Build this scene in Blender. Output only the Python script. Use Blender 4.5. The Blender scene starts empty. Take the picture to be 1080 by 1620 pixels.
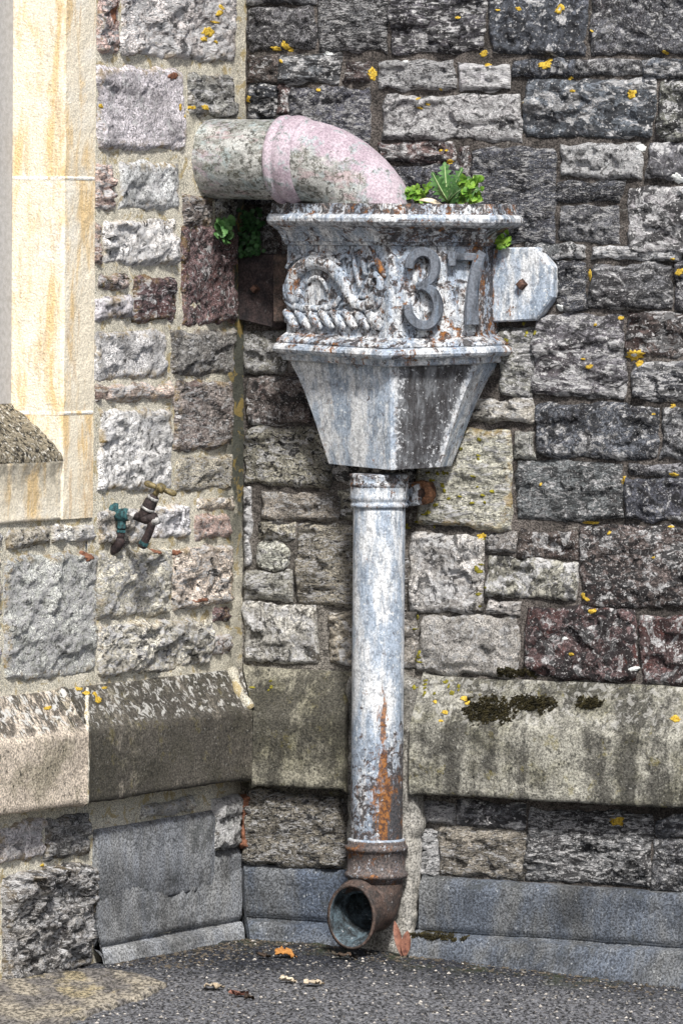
import bpy, math, random
import numpy as np
from mathutils import Vector, Matrix, Euler

random.seed(7)
scene = bpy.context.scene
COL = scene.collection
PI = math.pi

# ------------------------------------------------------------------ camera, light
F = 10000.0                      # focal length in pixels of the 1080 x 1620 photograph
PITCH, ROLL = 0.044, 0.008
cam_d = bpy.data.cameras.new('camera')
cam = bpy.data.objects.new('camera', cam_d)
COL.objects.link(cam)
cam_d.sensor_fit = 'AUTO'; cam_d.sensor_width = 36.0
cam_d.lens = F / 1620.0 * 36.0
cam_d.clip_start = 0.1; cam_d.clip_end = 500
CAMROT = (Matrix.Rotation(PI / 2 - PITCH, 3, 'X') @ Matrix.Rotation(ROLL, 3, 'Z'))
def ray_dir(px, py):
    return CAMROT @ Vector(((px - 540) / F, -(py - 810) / F, -1.0))
_d = ray_dir(378, 1480); _t = 12.5 / _d.y
CAMPOS = -(_d * _t)
cam.matrix_world = Matrix.Translation(CAMPOS) @ CAMROT.to_4x4()
scene.camera = cam

world = bpy.data.worlds.new('World'); scene.world = world; world.use_nodes = True
wt = world.node_tree; wt.nodes.clear()
sky = wt.nodes.new('ShaderNodeTexSky'); sky.sky_type = 'NISHITA'; sky.sun_disc = False
SUN_DIR = Vector((0.10, -0.68, 0.73)).normalized()          # towards the sun
sky.sun_elevation = math.asin(SUN_DIR.z); sky.sun_rotation = math.atan2(SUN_DIR.x, SUN_DIR.y)
sky.air_density = 1.0; sky.dust_density = 3.0
bg = wt.nodes.new('ShaderNodeBackground'); bg.inputs['Strength'].default_value = 0.075
wo = wt.nodes.new('ShaderNodeOutputWorld')
wt.links.new(sky.outputs[0], bg.inputs['Color']); wt.links.new(bg.outputs[0], wo.inputs['Surface'])
sun_d = bpy.data.lights.new('sun', 'SUN'); sun = bpy.data.objects.new('sun', sun_d); COL.objects.link(sun)
sun_d.energy = 3.3; sun_d.angle = math.radians(7); sun_d.color = (1.0, 0.96, 0.9)
sun.rotation_euler = SUN_DIR.to_track_quat('Z', 'Y').to_euler()
sun.location = (0, -6, 8)
scene.view_settings.view_transform = 'Standard'; scene.view_settings.look = 'None'
scene.view_settings.gamma = 1; scene.view_settings.use_curve_mapping = False
scene.view_settings.exposure = 0.70

# ------------------------------------------------------------------ frames
TH = math.radians(62)            # the left wall's angle; the right wall stands square to it
ANG_L, ANG_R = TH, TH - PI / 2
def axes(ang):
    X = Vector((math.cos(ang), math.sin(ang), 0)); Y = Vector((-math.sin(ang), math.cos(ang), 0))
    return X, Y
XL, YL = axes(ANG_L); XR, YR = axes(ANG_R)    # X along the wall to the right, Y into the wall
def hit(px, py, p0, n):
    d = ray_dir(px, py)
    t = (p0 - CAMPOS).dot(n) / d.dot(n)
    return CAMPOS + d * t
def LW(px, py, w=0.0):
    P = hit(px, py, YL * (-w), YL); return P.dot(XL), P.z
def RW(px, py, w=0.0):
    P = hit(px, py, YR * (-w), YR); return P.dot(XR), P.z
def R3(px, py, w):               # a point w in front of the right wall, in right wall axes
    x, z = RW(px, py, w); return Vector((x, -w, z))
def L3(px, py, w):
    x, z = LW(px, py, w); return Vector((x, -w, z))

# ------------------------------------------------------------------ noise
def _hash(ix, iy, seed):
    h = (ix.astype(np.int64) * 374761393 + iy.astype(np.int64) * 668265263 + int(seed) * 1274126177) & 0xffffffff
    h = ((h ^ (h >> 13)) * 1274126177) & 0xffffffff
    h = h ^ (h >> 16)
    return (h & 0xffff) / 65535.0
def vnoise(x, y, seed=0):
    ix = np.floor(x); iy = np.floor(y); fx = x - ix; fy = y - iy
    ux = fx * fx * (3 - 2 * fx); uy = fy * fy * (3 - 2 * fy)
    a = _hash(ix, iy, seed); b = _hash(ix + 1, iy, seed); c = _hash(ix, iy + 1, seed); d = _hash(ix + 1, iy + 1, seed)
    return (a + (b - a) * ux + (c - a) * uy + (a - b - c + d) * ux * uy) * 2 - 1
def fbm(x, y, seed=0, octaves=4, gain=0.5):
    s = 0; a = 1; t = 0
    for o in range(octaves):
        s = s + a * vnoise(x * 2 ** o + 17.3 * o, y * 2 ** o - 9.1 * o, seed + o); t += a; a *= gain
    return s / t
def sstep(a, b, x):
    t = np.clip((x - a) / (b - a), 0, 1); return t * t * (3 - 2 * t)

# ------------------------------------------------------------------ materials
class NT:
    def __init__(s, name):
        s.m = bpy.data.materials.new(name); s.m.use_nodes = True
        s.t = s.m.node_tree; s.t.nodes.clear()
        s.out = s.t.nodes.new('ShaderNodeOutputMaterial')
        s.b = s.t.nodes.new('ShaderNodeBsdfPrincipled')
        s.t.links.new(s.b.outputs[0], s.out.inputs[0])
        s.b.inputs['Specular IOR Level'].default_value = 0.3
    def n(s, typ, **kw):
        nd = s.t.nodes.new('ShaderNode' + typ)
        for k, v in kw.items(): setattr(nd, k, v)
        return nd
    def put(s, sock, v):
        if isinstance(v, bpy.types.NodeSocket): s.t.links.new(v, sock)
        elif v is not None:
            if sock.type == 'RGBA' and len(v) == 3: v = (*v, 1)
            sock.default_value = v
    def coords(s, rnd=True, scale=(1, 1, 1)):
        tc = s.n('TexCoord').outputs['Object']
        if rnd:
            oi = s.n('ObjectInfo')
            k = s.math('MULTIPLY', oi.outputs['Random'], 57.0)
            tc = s.vec('ADD', tc, k)
        if scale != (1, 1, 1): tc = s.vec('MULTIPLY', tc, scale)
        return tc
    def vec(s, op, a, b):
        nd = s.n('VectorMath', operation=op); s.put(nd.inputs[0], a); s.put(nd.inputs[1], b); return nd.outputs[0]
    def math(s, op, a, b=None, clamp=False):
        nd = s.n('Math', operation=op, use_clamp=clamp); s.put(nd.inputs[0], a)
        if b is not None: s.put(nd.inputs[1], b)
        return nd.outputs[0]
    def noise(s, vec, scale, detail=5, rough=0.6, dist=0.0):
        nd = s.n('TexNoise'); s.put(nd.inputs['Vector'], vec); nd.inputs['Scale'].default_value = scale
        nd.inputs['Detail'].default_value = detail; nd.inputs['Roughness'].default_value = rough
        nd.inputs['Distortion'].default_value = dist
        return nd.outputs[0]
    def voro(s, vec, scale, feature='F1', out=0):
        nd = s.n('TexVoronoi', feature=feature); s.put(nd.inputs['Vector'], vec); nd.inputs['Scale'].default_value = scale
        return nd.outputs[out]
    def step(s, a, b, x, lo=0.0, hi=1.0):
        nd = s.n('MapRange', interpolation_type='SMOOTHSTEP')
        s.put(nd.inputs['Value'], x); s.put(nd.inputs['From Min'], a); s.put(nd.inputs['From Max'], b)
        nd.inputs['To Min'].default_value = lo; nd.inputs['To Max'].default_value = hi
        return nd.outputs[0]
    def mix(s, f, a, b, blend='MIX'):
        nd = s.n('Mix', data_type='RGBA', blend_type=blend)
        s.put(nd.inputs[0], f); s.put(nd.inputs[6], a); s.put(nd.inputs[7], b); return nd.outputs[2]
    def attr(s, name, kind='OBJECT'):
        nd = s.n('Attribute', attribute_type=kind, attribute_name=name); return nd.outputs['Fac']
    def scale_col(s, col, f):
        nd = s.n('VectorMath', operation='SCALE'); s.put(nd.inputs[0], col); s.put(nd.inputs['Scale'], f); return nd.outputs[0]
    def bump(s, h, strength=0.6, dist=0.004):
        nd = s.n('Bump'); s.put(nd.inputs['Height'], h); nd.inputs['Strength'].default_value = strength
        nd.inputs['Distance'].default_value = dist; s.t.links.new(nd.outputs[0], s.b.inputs['Normal'])
    def done(s, col, rough=0.9):
        s.put(s.b.inputs['Base Color'], col); s.put(s.b.inputs['Roughness'], rough); return s.m

def mat_stone():
    m = NT('rock_faced_stone'); sc, lay = m.attr('sc'), m.attr('lay')
    cmb = m.n('CombineXYZ'); m.put(cmb.inputs[0], sc); m.put(cmb.inputs[1], sc); m.put(cmb.inputs[2], sc)
    cm2 = m.n('CombineXYZ'); cm2.inputs[0].default_value = 1; cm2.inputs[1].default_value = 1; m.put(cm2.inputs[2], lay)
    v0 = m.coords(); v = m.vec('MULTIPLY', v0, cmb.outputs[0]); vl = m.vec('MULTIPLY', v, cm2.outputs[0])
    tint = m.n('ObjectInfo').outputs['Color']
    blk, wht, red, och = (m.attr(k) for k in ('blk', 'wht', 'red', 'och'))
    n1 = m.noise(v, 13, 5, 0.62, 0.4); n2 = m.noise(vl, 44, 8, 0.58, 1.2); n3 = m.noise(v, 200, 4, 0.75, 0.3); n4 = m.noise(vl, 26, 8, 0.60, 1.4)
    n5 = m.noise(vl, 85, 6, 0.70, 1.3)
    c = m.scale_col(tint, m.step(0.38, 0.62, n1, 0.52, 1.42))
    c = m.scale_col(c, m.step(0.40, 0.60, n3, 0.6, 1.4))
    redf = m.math('MULTIPLY', m.step(0.47, 0.60, m.noise(v, 15, 7, 0.72, 0.6)), red)
    c = m.mix(m.math('MULTIPLY', redf, m.step(0.40, 0.52, n5)), c, (0.115, 0.048, 0.044))
    # pale flaked faces
    w = m.step(0.515, 0.545, m.math('ADD', n4, m.math('MULTIPLY', m.math('SUBTRACT', wht, 0.5), 0.5)))
    wf = m.step(0.40, 0.50, n5)
    c = m.mix(m.math('MULTIPLY', m.math('MULTIPLY', w, wf), 0.9), c, (0.58, 0.585, 0.60))
    # black crust in patches, and black hairline breaks
    b = m.step(0.525, 0.56, m.math('ADD', n2, m.math('MULTIPLY', m.math('SUBTRACT', blk, 0.5), 0.45)))
    crack = m.step(0.036, 0.014, m.math('ABSOLUTE', m.math('SUBTRACT', n5, 0.5)))
    crack = m.math('MULTIPLY', crack, m.step(0.42, 0.56, m.math('ADD', n1, m.math('MULTIPLY', m.math('SUBTRACT', blk, 0.4), 0.4))))
    pits = m.step(0.415, 0.375, n3)
    b = m.math('MAXIMUM', b, m.math('MAXIMUM', m.math('MULTIPLY', crack, 0.9), m.math('MULTIPLY', pits, 0.8)))
    c = m.mix(m.math('MULTIPLY', b, m.attr('bf')), c, (0.017, 0.017, 0.019))
    w2 = m.step(0.60, 0.64, m.noise(v, 260, 3, 0.65)); c = m.mix(m.math('MULTIPLY', w2, m.math('MULTIPLY', wht, 1.2)), c, (0.70, 0.70, 0.71))
    w3 = m.step(0.635, 0.655, m.noise(v, 95, 5, 0.7)); c = m.mix(m.math('MULTIPLY', w3, m.math('MULTIPLY', wht, 1.5, True)), c, (0.74, 0.74, 0.75))
    edge = m.attr('edge', 'GEOMETRY')
    of = m.math('MULTIPLY', m.math('MULTIPLY', m.step(0.2, 0.9, edge), och), m.step(0.48, 0.6, m.noise(v, 40, 6, 0.7)))
    c = m.mix(m.math('MULTIPLY', of, 0.75), c, (0.34, 0.23, 0.06))
    h = m.math('ADD', m.math('ADD', m.math('MULTIPLY', n2, 0.6), m.math('MULTIPLY', n5, 0.4)), m.math('MULTIPLY', n3, 0.35))
    m.bump(h, 1.0, 0.014)
    return m.done(c, 0.88)

def mat_mortar_left():
    m = NT('pale_lime_mortar'); v = m.coords(False)
    n = m.noise(v, 90, 6, 0.7); n1 = m.noise(v, 9, 5, 0.6, 0.4); n3 = m.noise(v, 380, 3, 0.7)
    c = m.mix(m.step(0.35, 0.65, n1), (0.66, 0.63, 0.54), (0.53, 0.505, 0.42))
    c = m.scale_col(c, m.step(0.38, 0.62, n3, 0.5, 1.45))
    sep = m.n('SeparateXYZ'); m.put(sep.inputs[0], m.n('TexCoord').outputs['Object'])
    # dark green-black tone along the inner corner, weaker near the foot
    corner = m.math('MULTIPLY', m.math('MULTIPLY', m.step(-0.14, -0.03, sep.outputs[0]), m.math('MULTIPLY', m.step(1.66, 1.56, sep.outputs[2]), m.step(0.70, 0.88, sep.outputs[2], 0.35, 1.0))), m.step(0.36, 0.56, m.math('ADD', m.noise(v, 14, 6, 0.65), m.step(0.7, 1.0, sep.outputs[2], 0.0, 0.16))))
    c = m.mix(m.math('MULTIPLY', corner, 0.92), c, (0.03, 0.037, 0.03))
    y = m.step(0.545, 0.60, m.noise(v, 30, 7, 0.68, 0.7)); c = m.mix(m.math('MULTIPLY', y, 0.6), c, (0.36, 0.26, 0.07))
    d = m.step(0.60, 0.68, m.noise(v, 60, 7, 0.75)); c = m.mix(m.math('MULTIPLY', d, 0.7), c, (0.04, 0.04, 0.035))
    m.bump(m.math('ADD', n, m.math('MULTIPLY', n3, 0.5)), 0.8, 0.005)
    return m.done(c, 0.95)

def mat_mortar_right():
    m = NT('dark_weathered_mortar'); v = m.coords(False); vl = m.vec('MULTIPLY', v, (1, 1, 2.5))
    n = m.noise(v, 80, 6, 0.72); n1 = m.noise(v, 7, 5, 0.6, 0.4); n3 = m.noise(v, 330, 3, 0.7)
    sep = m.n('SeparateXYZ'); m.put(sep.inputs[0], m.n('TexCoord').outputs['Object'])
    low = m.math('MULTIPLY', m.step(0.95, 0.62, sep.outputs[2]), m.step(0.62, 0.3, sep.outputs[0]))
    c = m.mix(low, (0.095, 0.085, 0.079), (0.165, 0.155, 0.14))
    c = m.scale_col(c, m.step(0.36, 0.64, n1, 0.55, 1.4)); c = m.scale_col(c, m.step(0.39, 0.61, n3, 0.35, 1.7))
    k = m.step(0.52, 0.64, m.noise(vl, 40, 7, 0.72)); c = m.mix(m.math('MULTIPLY', k, 0.75), c, (0.02, 0.019, 0.018))
    w = m.step(0.60, 0.68, m.noise(vl, 24, 8, 0.72, 0.8)); c = m.mix(m.math('MULTIPLY', w, 0.75), c, (0.42, 0.42, 0.40))
    y = m.step(0.60, 0.70, m.noise(v, 20, 7, 0.7, 0.5)); c = m.mix(m.math('MULTIPLY', m.math('MULTIPLY', y, low), 0.6), c, (0.20, 0.17, 0.03))
    m.bump(m.math('ADD', n, m.math('MULTIPLY', n3, 0.5)), 0.9, 0.006)
    return m.done(c, 0.95)

def mat_plinth():
    m = NT('weathered_plinth_limestone'); v = m.coords(); vs = m.vec('MULTIPLY', v, (1, 1, 0.16))
    tint = m.n('ObjectInfo').outputs['Color']; blk = m.attr('blk'); wht = m.attr('wht'); och = m.attr('och')
    n3 = m.noise(v, 230, 4, 0.75); n1 = m.noise(v, 9, 6, 0.65, 0.3)
    c = m.scale_col(tint, m.step(0.3, 0.7, n1, 0.7, 1.25))
    g = m.step(0.45, 0.62, m.noise(v, 12, 6, 0.65)); c = m.mix(m.math('MULTIPLY', g, 0.5), c, (0.15, 0.145, 0.085))
    streak = m.noise(vs, 22, 6, 0.65, 0.3); patch = m.noise(v, 6, 9, 0.70, 0.5)
    k = m.step(0.475, 0.575, m.math('ADD', m.math('ADD', m.math('ADD', m.math('MULTIPLY', streak, 0.36), m.math('MULTIPLY', patch, 0.34)), m.math('MULTIPLY', m.noise(v, 38, 9, 0.74, 0.5), 0.3)), m.math('MULTIPLY', m.math('SUBTRACT', blk, 0.5), 0.4)))
    top = m.attr('chamfer', 'GEOMETRY')
    crust = m.math('MULTIPLY', m.math('MULTIPLY', top, m.attr('crust')), m.step(0.44, 0.52, m.noise(m.vec('MULTIPLY', v, (1, 0.5, 0.5)), 60, 6, 0.7, 0.5)))
    k = m.math('MAXIMUM', k, crust)
    c = m.mix(m.math('MULTIPLY', k, 0.80), c, (0.026, 0.025, 0.023))
    c = m.scale_col(c, m.step(0.36, 0.64, n3, 0.45, 1.55))
    sp = m.step(0.56, 0.62, m.noise(v, 85, 8, 0.70, 0.6)); c = m.mix(m.math('MULTIPLY', sp, 0.7), c, (0.025, 0.025, 0.024))
    pt = m.step(0.16, 0.10, m.voro(v, 48)); pg = m.step(0.52, 0.58, m.noise(v, 24, 4, 0.6)); c = m.mix(m.math('MULTIPLY', m.math('MULTIPLY', pt, pg), 0.85), c, (0.012, 0.012, 0.011))
    wc = m.math('MULTIPLY', m.math('MULTIPLY', top, m.attr('crust')), m.step(0.53, 0.58, m.noise(v, 55, 6, 0.72, 0.6)))
    c = m.mix(wc, c, (0.62, 0.62, 0.60))
    w = m.math('MULTIPLY', m.step(0.64, 0.68, m.noise(v, 160, 4, 0.7)), wht); c = m.mix(w, c, (0.6, 0.6, 0.57))
    y = m.math('MULTIPLY', m.step(0.58, 0.66, m.noise(v, 26, 7, 0.72)), och); c = m.mix(m.math('MULTIPLY', y, 0.7), c, (0.30, 0.25, 0.03))
    m.bump(m.math('ADD', m.noise(v, 110, 6, 0.75), m.math('MULTIPLY', n3, 0.5)), 0.8, 0.005)
    return m.done(c, 0.93)

def mat_cement():
    m = NT('grey_cement_render'); v = m.coords(); vs = m.vec('MULTIPLY', v, (1, 1, 0.25))
    tint = m.n('ObjectInfo').outputs['Color']
    n3 = m.noise(v, 240, 4, 0.72); n1 = m.noise(v, 8, 6, 0.65, 0.3)
    c = m.mix(m.step(0.4, 0.62, m.noise(vs, 11, 6, 0.65, 0.3)), tint, m.mix(0.28, tint, (0.19, 0.175, 0.135)))
    c = m.scale_col(c, m.step(0.36, 0.64, n1, 0.58, 1.35)); c = m.scale_col(c, m.step(0.39, 0.61, n3, 0.45, 1.6))
    k = m.step(0.54, 0.66, m.noise(v, 15, 7, 0.7, 0.4)); c = m.mix(m.math('MULTIPLY', k, 0.6), c, (0.045, 0.05, 0.05))
    p = m.step(0.13, 0.08, m.voro(v, 75)); c = m.mix(m.math('MULTIPLY', p, 0.8), c, (0.02, 0.02, 0.02))
    w = m.step(0.64, 0.69, m.noise(v, 120, 4, 0.7)); c = m.mix(m.math('MULTIPLY', w, 0.6), c, (0.5, 0.52, 0.53))
    m.bump(m.math('ADD', m.noise(v, 60, 6, 0.7), m.math('MULTIPLY', n3, 0.5)), 0.6, 0.004)
    return m.done(c, 0.9)

def mat_limestone():
    m = NT('dressed_honey_limestone'); v = m.coords(); vs = m.vec('MULTIPLY', v, (1, 1, 0.2))
    tint = m.n('ObjectInfo').outputs['Color']
    n3 = m.noise(v, 260, 4, 0.7)
    c = m.mix(m.step(0.46, 0.60, m.noise(vs, 18, 8, 0.66, 0.5)), tint, (0.80, 0.60, 0.33))
    c = m.mix(m.step(0.52, 0.7, m.noise(v, 10, 6, 0.6)), c, (0.88, 0.84, 0.74))
    k = m.step(0.56, 0.64, m.noise(vs, 26, 8, 0.7, 0.3)); c = m.mix(m.math('MULTIPLY', k, 0.4), c, (0.55, 0.33, 0.12))
    c = m.scale_col(c, m.step(0.4, 0.6, n3, 0.82, 1.12))
    gm = m.step(0.56, 0.64, m.noise(v, 28, 8, 0.72, 0.5)); c = m.mix(m.math('MULTIPLY', gm, 0.28), c, (0.40, 0.36, 0.30))
    px_ = m.step(0.10, 0.05, m.voro(v, 60)); c = m.mix(m.math('MULTIPLY', px_, 0.6), c, (0.30, 0.22, 0.13))
    dirt = m.math('MULTIPLY', m.attr('dirt', 'GEOMETRY'), m.step(0.3, 0.6, m.noise(v, 30, 7, 0.75)))
    c = m.mix(m.math('MULTIPLY', dirt, 0.7), c, (0.09, 0.085, 0.07))
    m.bump(m.math('ADD', m.noise(v, 70, 6, 0.7), m.math('MULTIPLY', n3, 0.6)), 0.7, 0.006)
    return m.done(c, 0.92)

def mat_sillcrust():
    m = NT('sill_with_black_crust'); v = m.coords()
    c = m.mix(m.step(0.42, 0.56, m.noise(v, 90, 7, 0.75, 0.5)), (0.018, 0.016, 0.013), (0.34, 0.30, 0.22))
    w = m.step(0.56, 0.62, m.noise(v, 130, 5, 0.7)); c = m.mix(w, c, (0.75, 0.73, 0.66))
    m.bump(m.noise(v, 120, 6, 0.75), 1.0, 0.01)
    return m.done(c, 0.95)

def mat_paint(name='peeling_white_paint_on_iron', peel=0.0, dark=(0.03, 0.028, 0.03), c1=(0.36, 0.43, 0.53), c2=(0.69, 0.715, 0.745)):
    m = NT(name); v = m.coords(False); vs = m.vec('MULTIPLY', v, (1, 1, 0.22))
    wear = m.attr('wear', 'GEOMETRY'); bare = m.attr('bare', 'GEOMETRY'); rust = m.attr('rust', 'GEOMETRY')
    n1 = m.noise(vs, 30, 6, 0.65, 0.2); n2 = m.noise(v, 52, 8, 0.68, 0.7); n3 = m.noise(v, 260, 4, 0.75); n4 = m.noise(v, 20, 6, 0.65, 0.5)
    c = m.mix(m.step(0.42, 0.58, n1), c1, c2)
    c = m.mix(m.math('MULTIPLY', m.step(0.50, 0.60, m.noise(vs, 70, 7, 0.72, 0.3)), 0.6), c, (0.16, 0.21, 0.28))
    gri = m.step(0.47, 0.60, m.math('ADD', m.noise(v, 80, 8, 0.72, 0.5), m.math('MULTIPLY', wear, 0.12))); c = m.mix(m.math('MULTIPLY', gri, 0.55), c, (0.10, 0.115, 0.14))
    hi = m.step(0.58, 0.63, m.noise(v, 110, 6, 0.72)); c = m.mix(m.math('MULTIPLY', hi, 0.7), c, tuple(min(.83, q * 1.15) for q in c2))
    c = m.scale_col(c, m.step(0.4, 0.6, n3, 0.72, 1.16))
    e = m.math('ADD', n2, m.math('ADD', m.math('MULTIPLY', wear, 0.30), peel))
    k = m.step(0.605, 0.635, e)
    drip = m.math('ADD', m.noise(vs, 95, 7, 0.74), m.math('ADD', m.math('MULTIPLY', wear, 0.2), peel))
    k = m.math('MAXIMUM', k, m.step(0.625, 0.665, drip))
    pit = m.math('ADD', m.noise(v, 150, 6, 0.74), m.math('ADD', m.math('MULTIPLY', wear, 0.18), peel))
    k = m.math('MAXIMUM', k, m.step(0.615, 0.655, pit))
    ring = m.math('MULTIPLY', m.step(0.575, 0.605, e), m.step(0.660, 0.625, e))
    rustc = m.mix(m.step(0.42, 0.6, m.noise(v, 140, 5, 0.72)), (0.075, 0.034, 0.02), (0.33, 0.135, 0.03))
    rf = m.math('MULTIPLY', m.step(0.545, 0.60, e), m.step(0.555, 0.63, m.math('ADD', n4, m.math('MULTIPLY', rust, 0.25))))
    dk = m.mix(m.step(0.58, 0.66, n4), dark, (0.075, 0.042, 0.032))
    c = m.mix(m.math('MULTIPLY', k, 0.93), c, m.scale_col(dk, m.step(0.4, 0.6, n3, 0.4, 2.0)))
    c = m.mix(m.math('MULTIPLY', m.math('MAXIMUM', rf, m.math('MULTIPLY', ring, 0.30)), m.step(0.40, 0.56, m.noise(v, 90, 6, 0.72), 0.2, 0.95)), c, rustc)
    rr = m.step(0.645, 0.70, m.math('ADD', m.noise(vs, 48, 8, 0.70, 0.4), m.math('MULTIPLY', rust, 0.40)))
    c = m.mix(m.math('MULTIPLY', rr, 0.85), c, rustc)
    # a side that lost nearly all its paint, scratched
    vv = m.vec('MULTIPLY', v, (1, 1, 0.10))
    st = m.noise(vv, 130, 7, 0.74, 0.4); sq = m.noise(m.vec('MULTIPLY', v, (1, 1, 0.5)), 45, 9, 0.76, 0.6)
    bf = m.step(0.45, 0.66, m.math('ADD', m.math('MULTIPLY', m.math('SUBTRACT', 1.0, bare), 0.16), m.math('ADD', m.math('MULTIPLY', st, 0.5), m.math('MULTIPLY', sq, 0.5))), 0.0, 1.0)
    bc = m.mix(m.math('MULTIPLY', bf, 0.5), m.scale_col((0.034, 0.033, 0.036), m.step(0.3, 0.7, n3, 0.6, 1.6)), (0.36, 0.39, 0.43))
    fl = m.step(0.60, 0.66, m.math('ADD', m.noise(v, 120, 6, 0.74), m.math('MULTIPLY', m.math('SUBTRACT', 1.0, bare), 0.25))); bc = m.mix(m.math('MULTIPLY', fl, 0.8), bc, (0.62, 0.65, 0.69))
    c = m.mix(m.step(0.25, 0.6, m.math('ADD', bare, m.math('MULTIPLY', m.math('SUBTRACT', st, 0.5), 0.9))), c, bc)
    h = m.math('ADD', m.math('MULTIPLY', k, -0.7), m.math('MULTIPLY', n2, 0.5))
    m.bump(h, 0.5, 0.0025)
    m.b.inputs['Specular IOR Level'].default_value = 0.4
    return m.done(c, m.step(0, 1, k, 0.5, 0.8))

def mat_iron(name, c1, c2, flecks=0.25):
    m = NT(name); v = m.coords(False)
    c = m.mix(m.step(0.36, 0.64, m.noise(v, 45, 7, 0.72, 0.4)), c1, c2)
    c = m.scale_col(c, m.step(0.3, 0.7, m.noise(v, 240, 4, 0.7), 0.5, 1.6))
    w = m.step(0.62, 0.67, m.noise(v, 110, 6, 0.72)); c = m.mix(m.math('MULTIPLY', w, flecks), c, (0.55, 0.56, 0.58))
    m.bump(m.noise(v, 130, 6, 0.72), 0.6, 0.003)
    return m.done(c, 0.72)

def mat_clay():
    m = NT('pink_painted_drain_pipe'); v = m.coords(False); vr = m.vec('MULTIPLY', v, (0.35, 1, 1))
    pink = m.attr('pink', 'GEOMETRY'); inv = m.math('SUBTRACT', 0.6, pink)
    n2 = m.noise(v, 26, 9, 0.66, 0.9); n3 = m.noise(v, 240, 4, 0.72); nf = m.noise(v, 75, 8, 0.74, 0.6)
    c = m.mix(m.step(0.4, 0.6, m.noise(v, 14, 6, 0.6)), (0.35, 0.285, 0.335), (0.45, 0.385, 0.44))
    c = m.mix(m.math('MULTIPLY', m.step(0.54, 0.62, nf), 0.5), c, (0.55, 0.51, 0.55))
    cyf = m.math('ADD', m.math('ADD', m.math('MULTIPLY', n2, 0.65), m.math('MULTIPLY', nf, 0.35)), m.math('MULTIPLY', inv, 0.16))
    c = m.mix(m.math('MULTIPLY', m.step(0.475, 0.53, cyf), 0.75), c, (0.30, 0.37, 0.385))
    gr = m.step(0.45, 0.60, m.math('ADD', m.math('ADD', m.math('MULTIPLY', m.noise(v, 19, 8, 0.66, 0.8), 0.7), m.math('MULTIPLY', nf, 0.3)), m.math('MULTIPLY', inv, 0.40)))
    gc = m.mix(m.step(0.42, 0.58, m.noise(vr, 26, 8, 0.70)), (0.20, 0.21, 0.19), (0.46, 0.465, 0.45))
    gc = m.mix(m.math('MULTIPLY', m.step(0.53, 0.60, m.noise(vr, 22, 7, 0.68)), 0.6), gc, (0.40, 0.27, 0.29))
    gc = m.mix(m.math('MULTIPLY', m.step(0.53, 0.60, m.noise(v, 30, 7, 0.68)), 0.5), gc, (0.26, 0.34, 0.36))
    c = m.mix(m.math('MULTIPLY', gr, 0.9), c, gc)
    line = m.math('MULTIPLY', m.step(0.022, 0.010, m.math('ABSOLUTE', m.math('SUBTRACT', cyf, 0.53))), m.step(0.47, 0.56, m.noise(v, 40, 5, 0.7)))
    c = m.mix(m.math('MULTIPLY', line, 0.75), c, (0.06, 0.055, 0.03))
    d = m.step(0.575, 0.625, m.math('ADD', m.noise(v, 100, 7, 0.75), m.math('MULTIPLY', inv, 0.13)))
    c = m.mix(m.math('MULTIPLY', d, 0.85), c, (0.055, 0.055, 0.048))
    c = m.scale_col(c, m.step(0.4, 0.6, n3, 0.76, 1.22))
    m.bump(m.math('ADD', m.math('ADD', n2, nf), m.math('MULTIPLY', n3, 0.4)), 0.5, 0.004)
    return m.done(c, 0.75)

def mat_asphalt():
    m = NT('damp_asphalt'); v = m.coords(False); vl = m.vec('MULTIPLY', v, (1, 0.5, 1))
    vg = m.vec('MULTIPLY', v, (1, 0.35, 1)); n3 = m.noise(vg, 150, 5, 0.75); n1 = m.noise(vl, 3.2, 6, 0.65, 0.4)
    sep = m.n('SeparateXYZ'); m.put(sep.inputs[0], m.n('TexCoord').outputs['Object'])
    damp = m.math('ADD', m.step(-0.95, -0.35, sep.outputs[1]), m.math('MULTIPLY', m.math('SUBTRACT', n1, 0.5), 1.6), True)
    c = m.mix(damp, (0.125, 0.128, 0.14), (0.022, 0.025, 0.034))
    c = m.scale_col(c, m.step(0.40, 0.60, n3, 0.12, 2.2))
    g = m.step(0.30, 0.18, m.voro(vg, 85)); gate = m.step(0.53, 0.57, m.noise(vg, 70, 4, 0.7))
    c = m.mix(m.math('MULTIPLY', m.math('MULTIPLY', g, gate), 0.8), c, (0.50, 0.48, 0.45))
    w = m.step(0.59, 0.62, m.noise(vg, 170, 4, 0.75)); c = m.mix(m.math('MULTIPLY', w, 0.75), c, (0.50, 0.50, 0.50))
    moss = m.math('MULTIPLY', m.step(0.50, 0.62, m.noise(vl, 8, 6, 0.7)), m.step(-0.40, -0.1, m.math('ADD', sep.outputs[1], m.math('MULTIPLY', sep.outputs[0], 0.53))))
    c = m.mix(m.math('MULTIPLY', moss, 0.55), c, (0.07, 0.085, 0.03))
    m.bump(m.math('ADD', m.noise(v, 60, 6, 0.75), m.math('MULTIPLY', n3, 0.6)), 1.0, 0.012)
    return m.done(c, 0.7)

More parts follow.
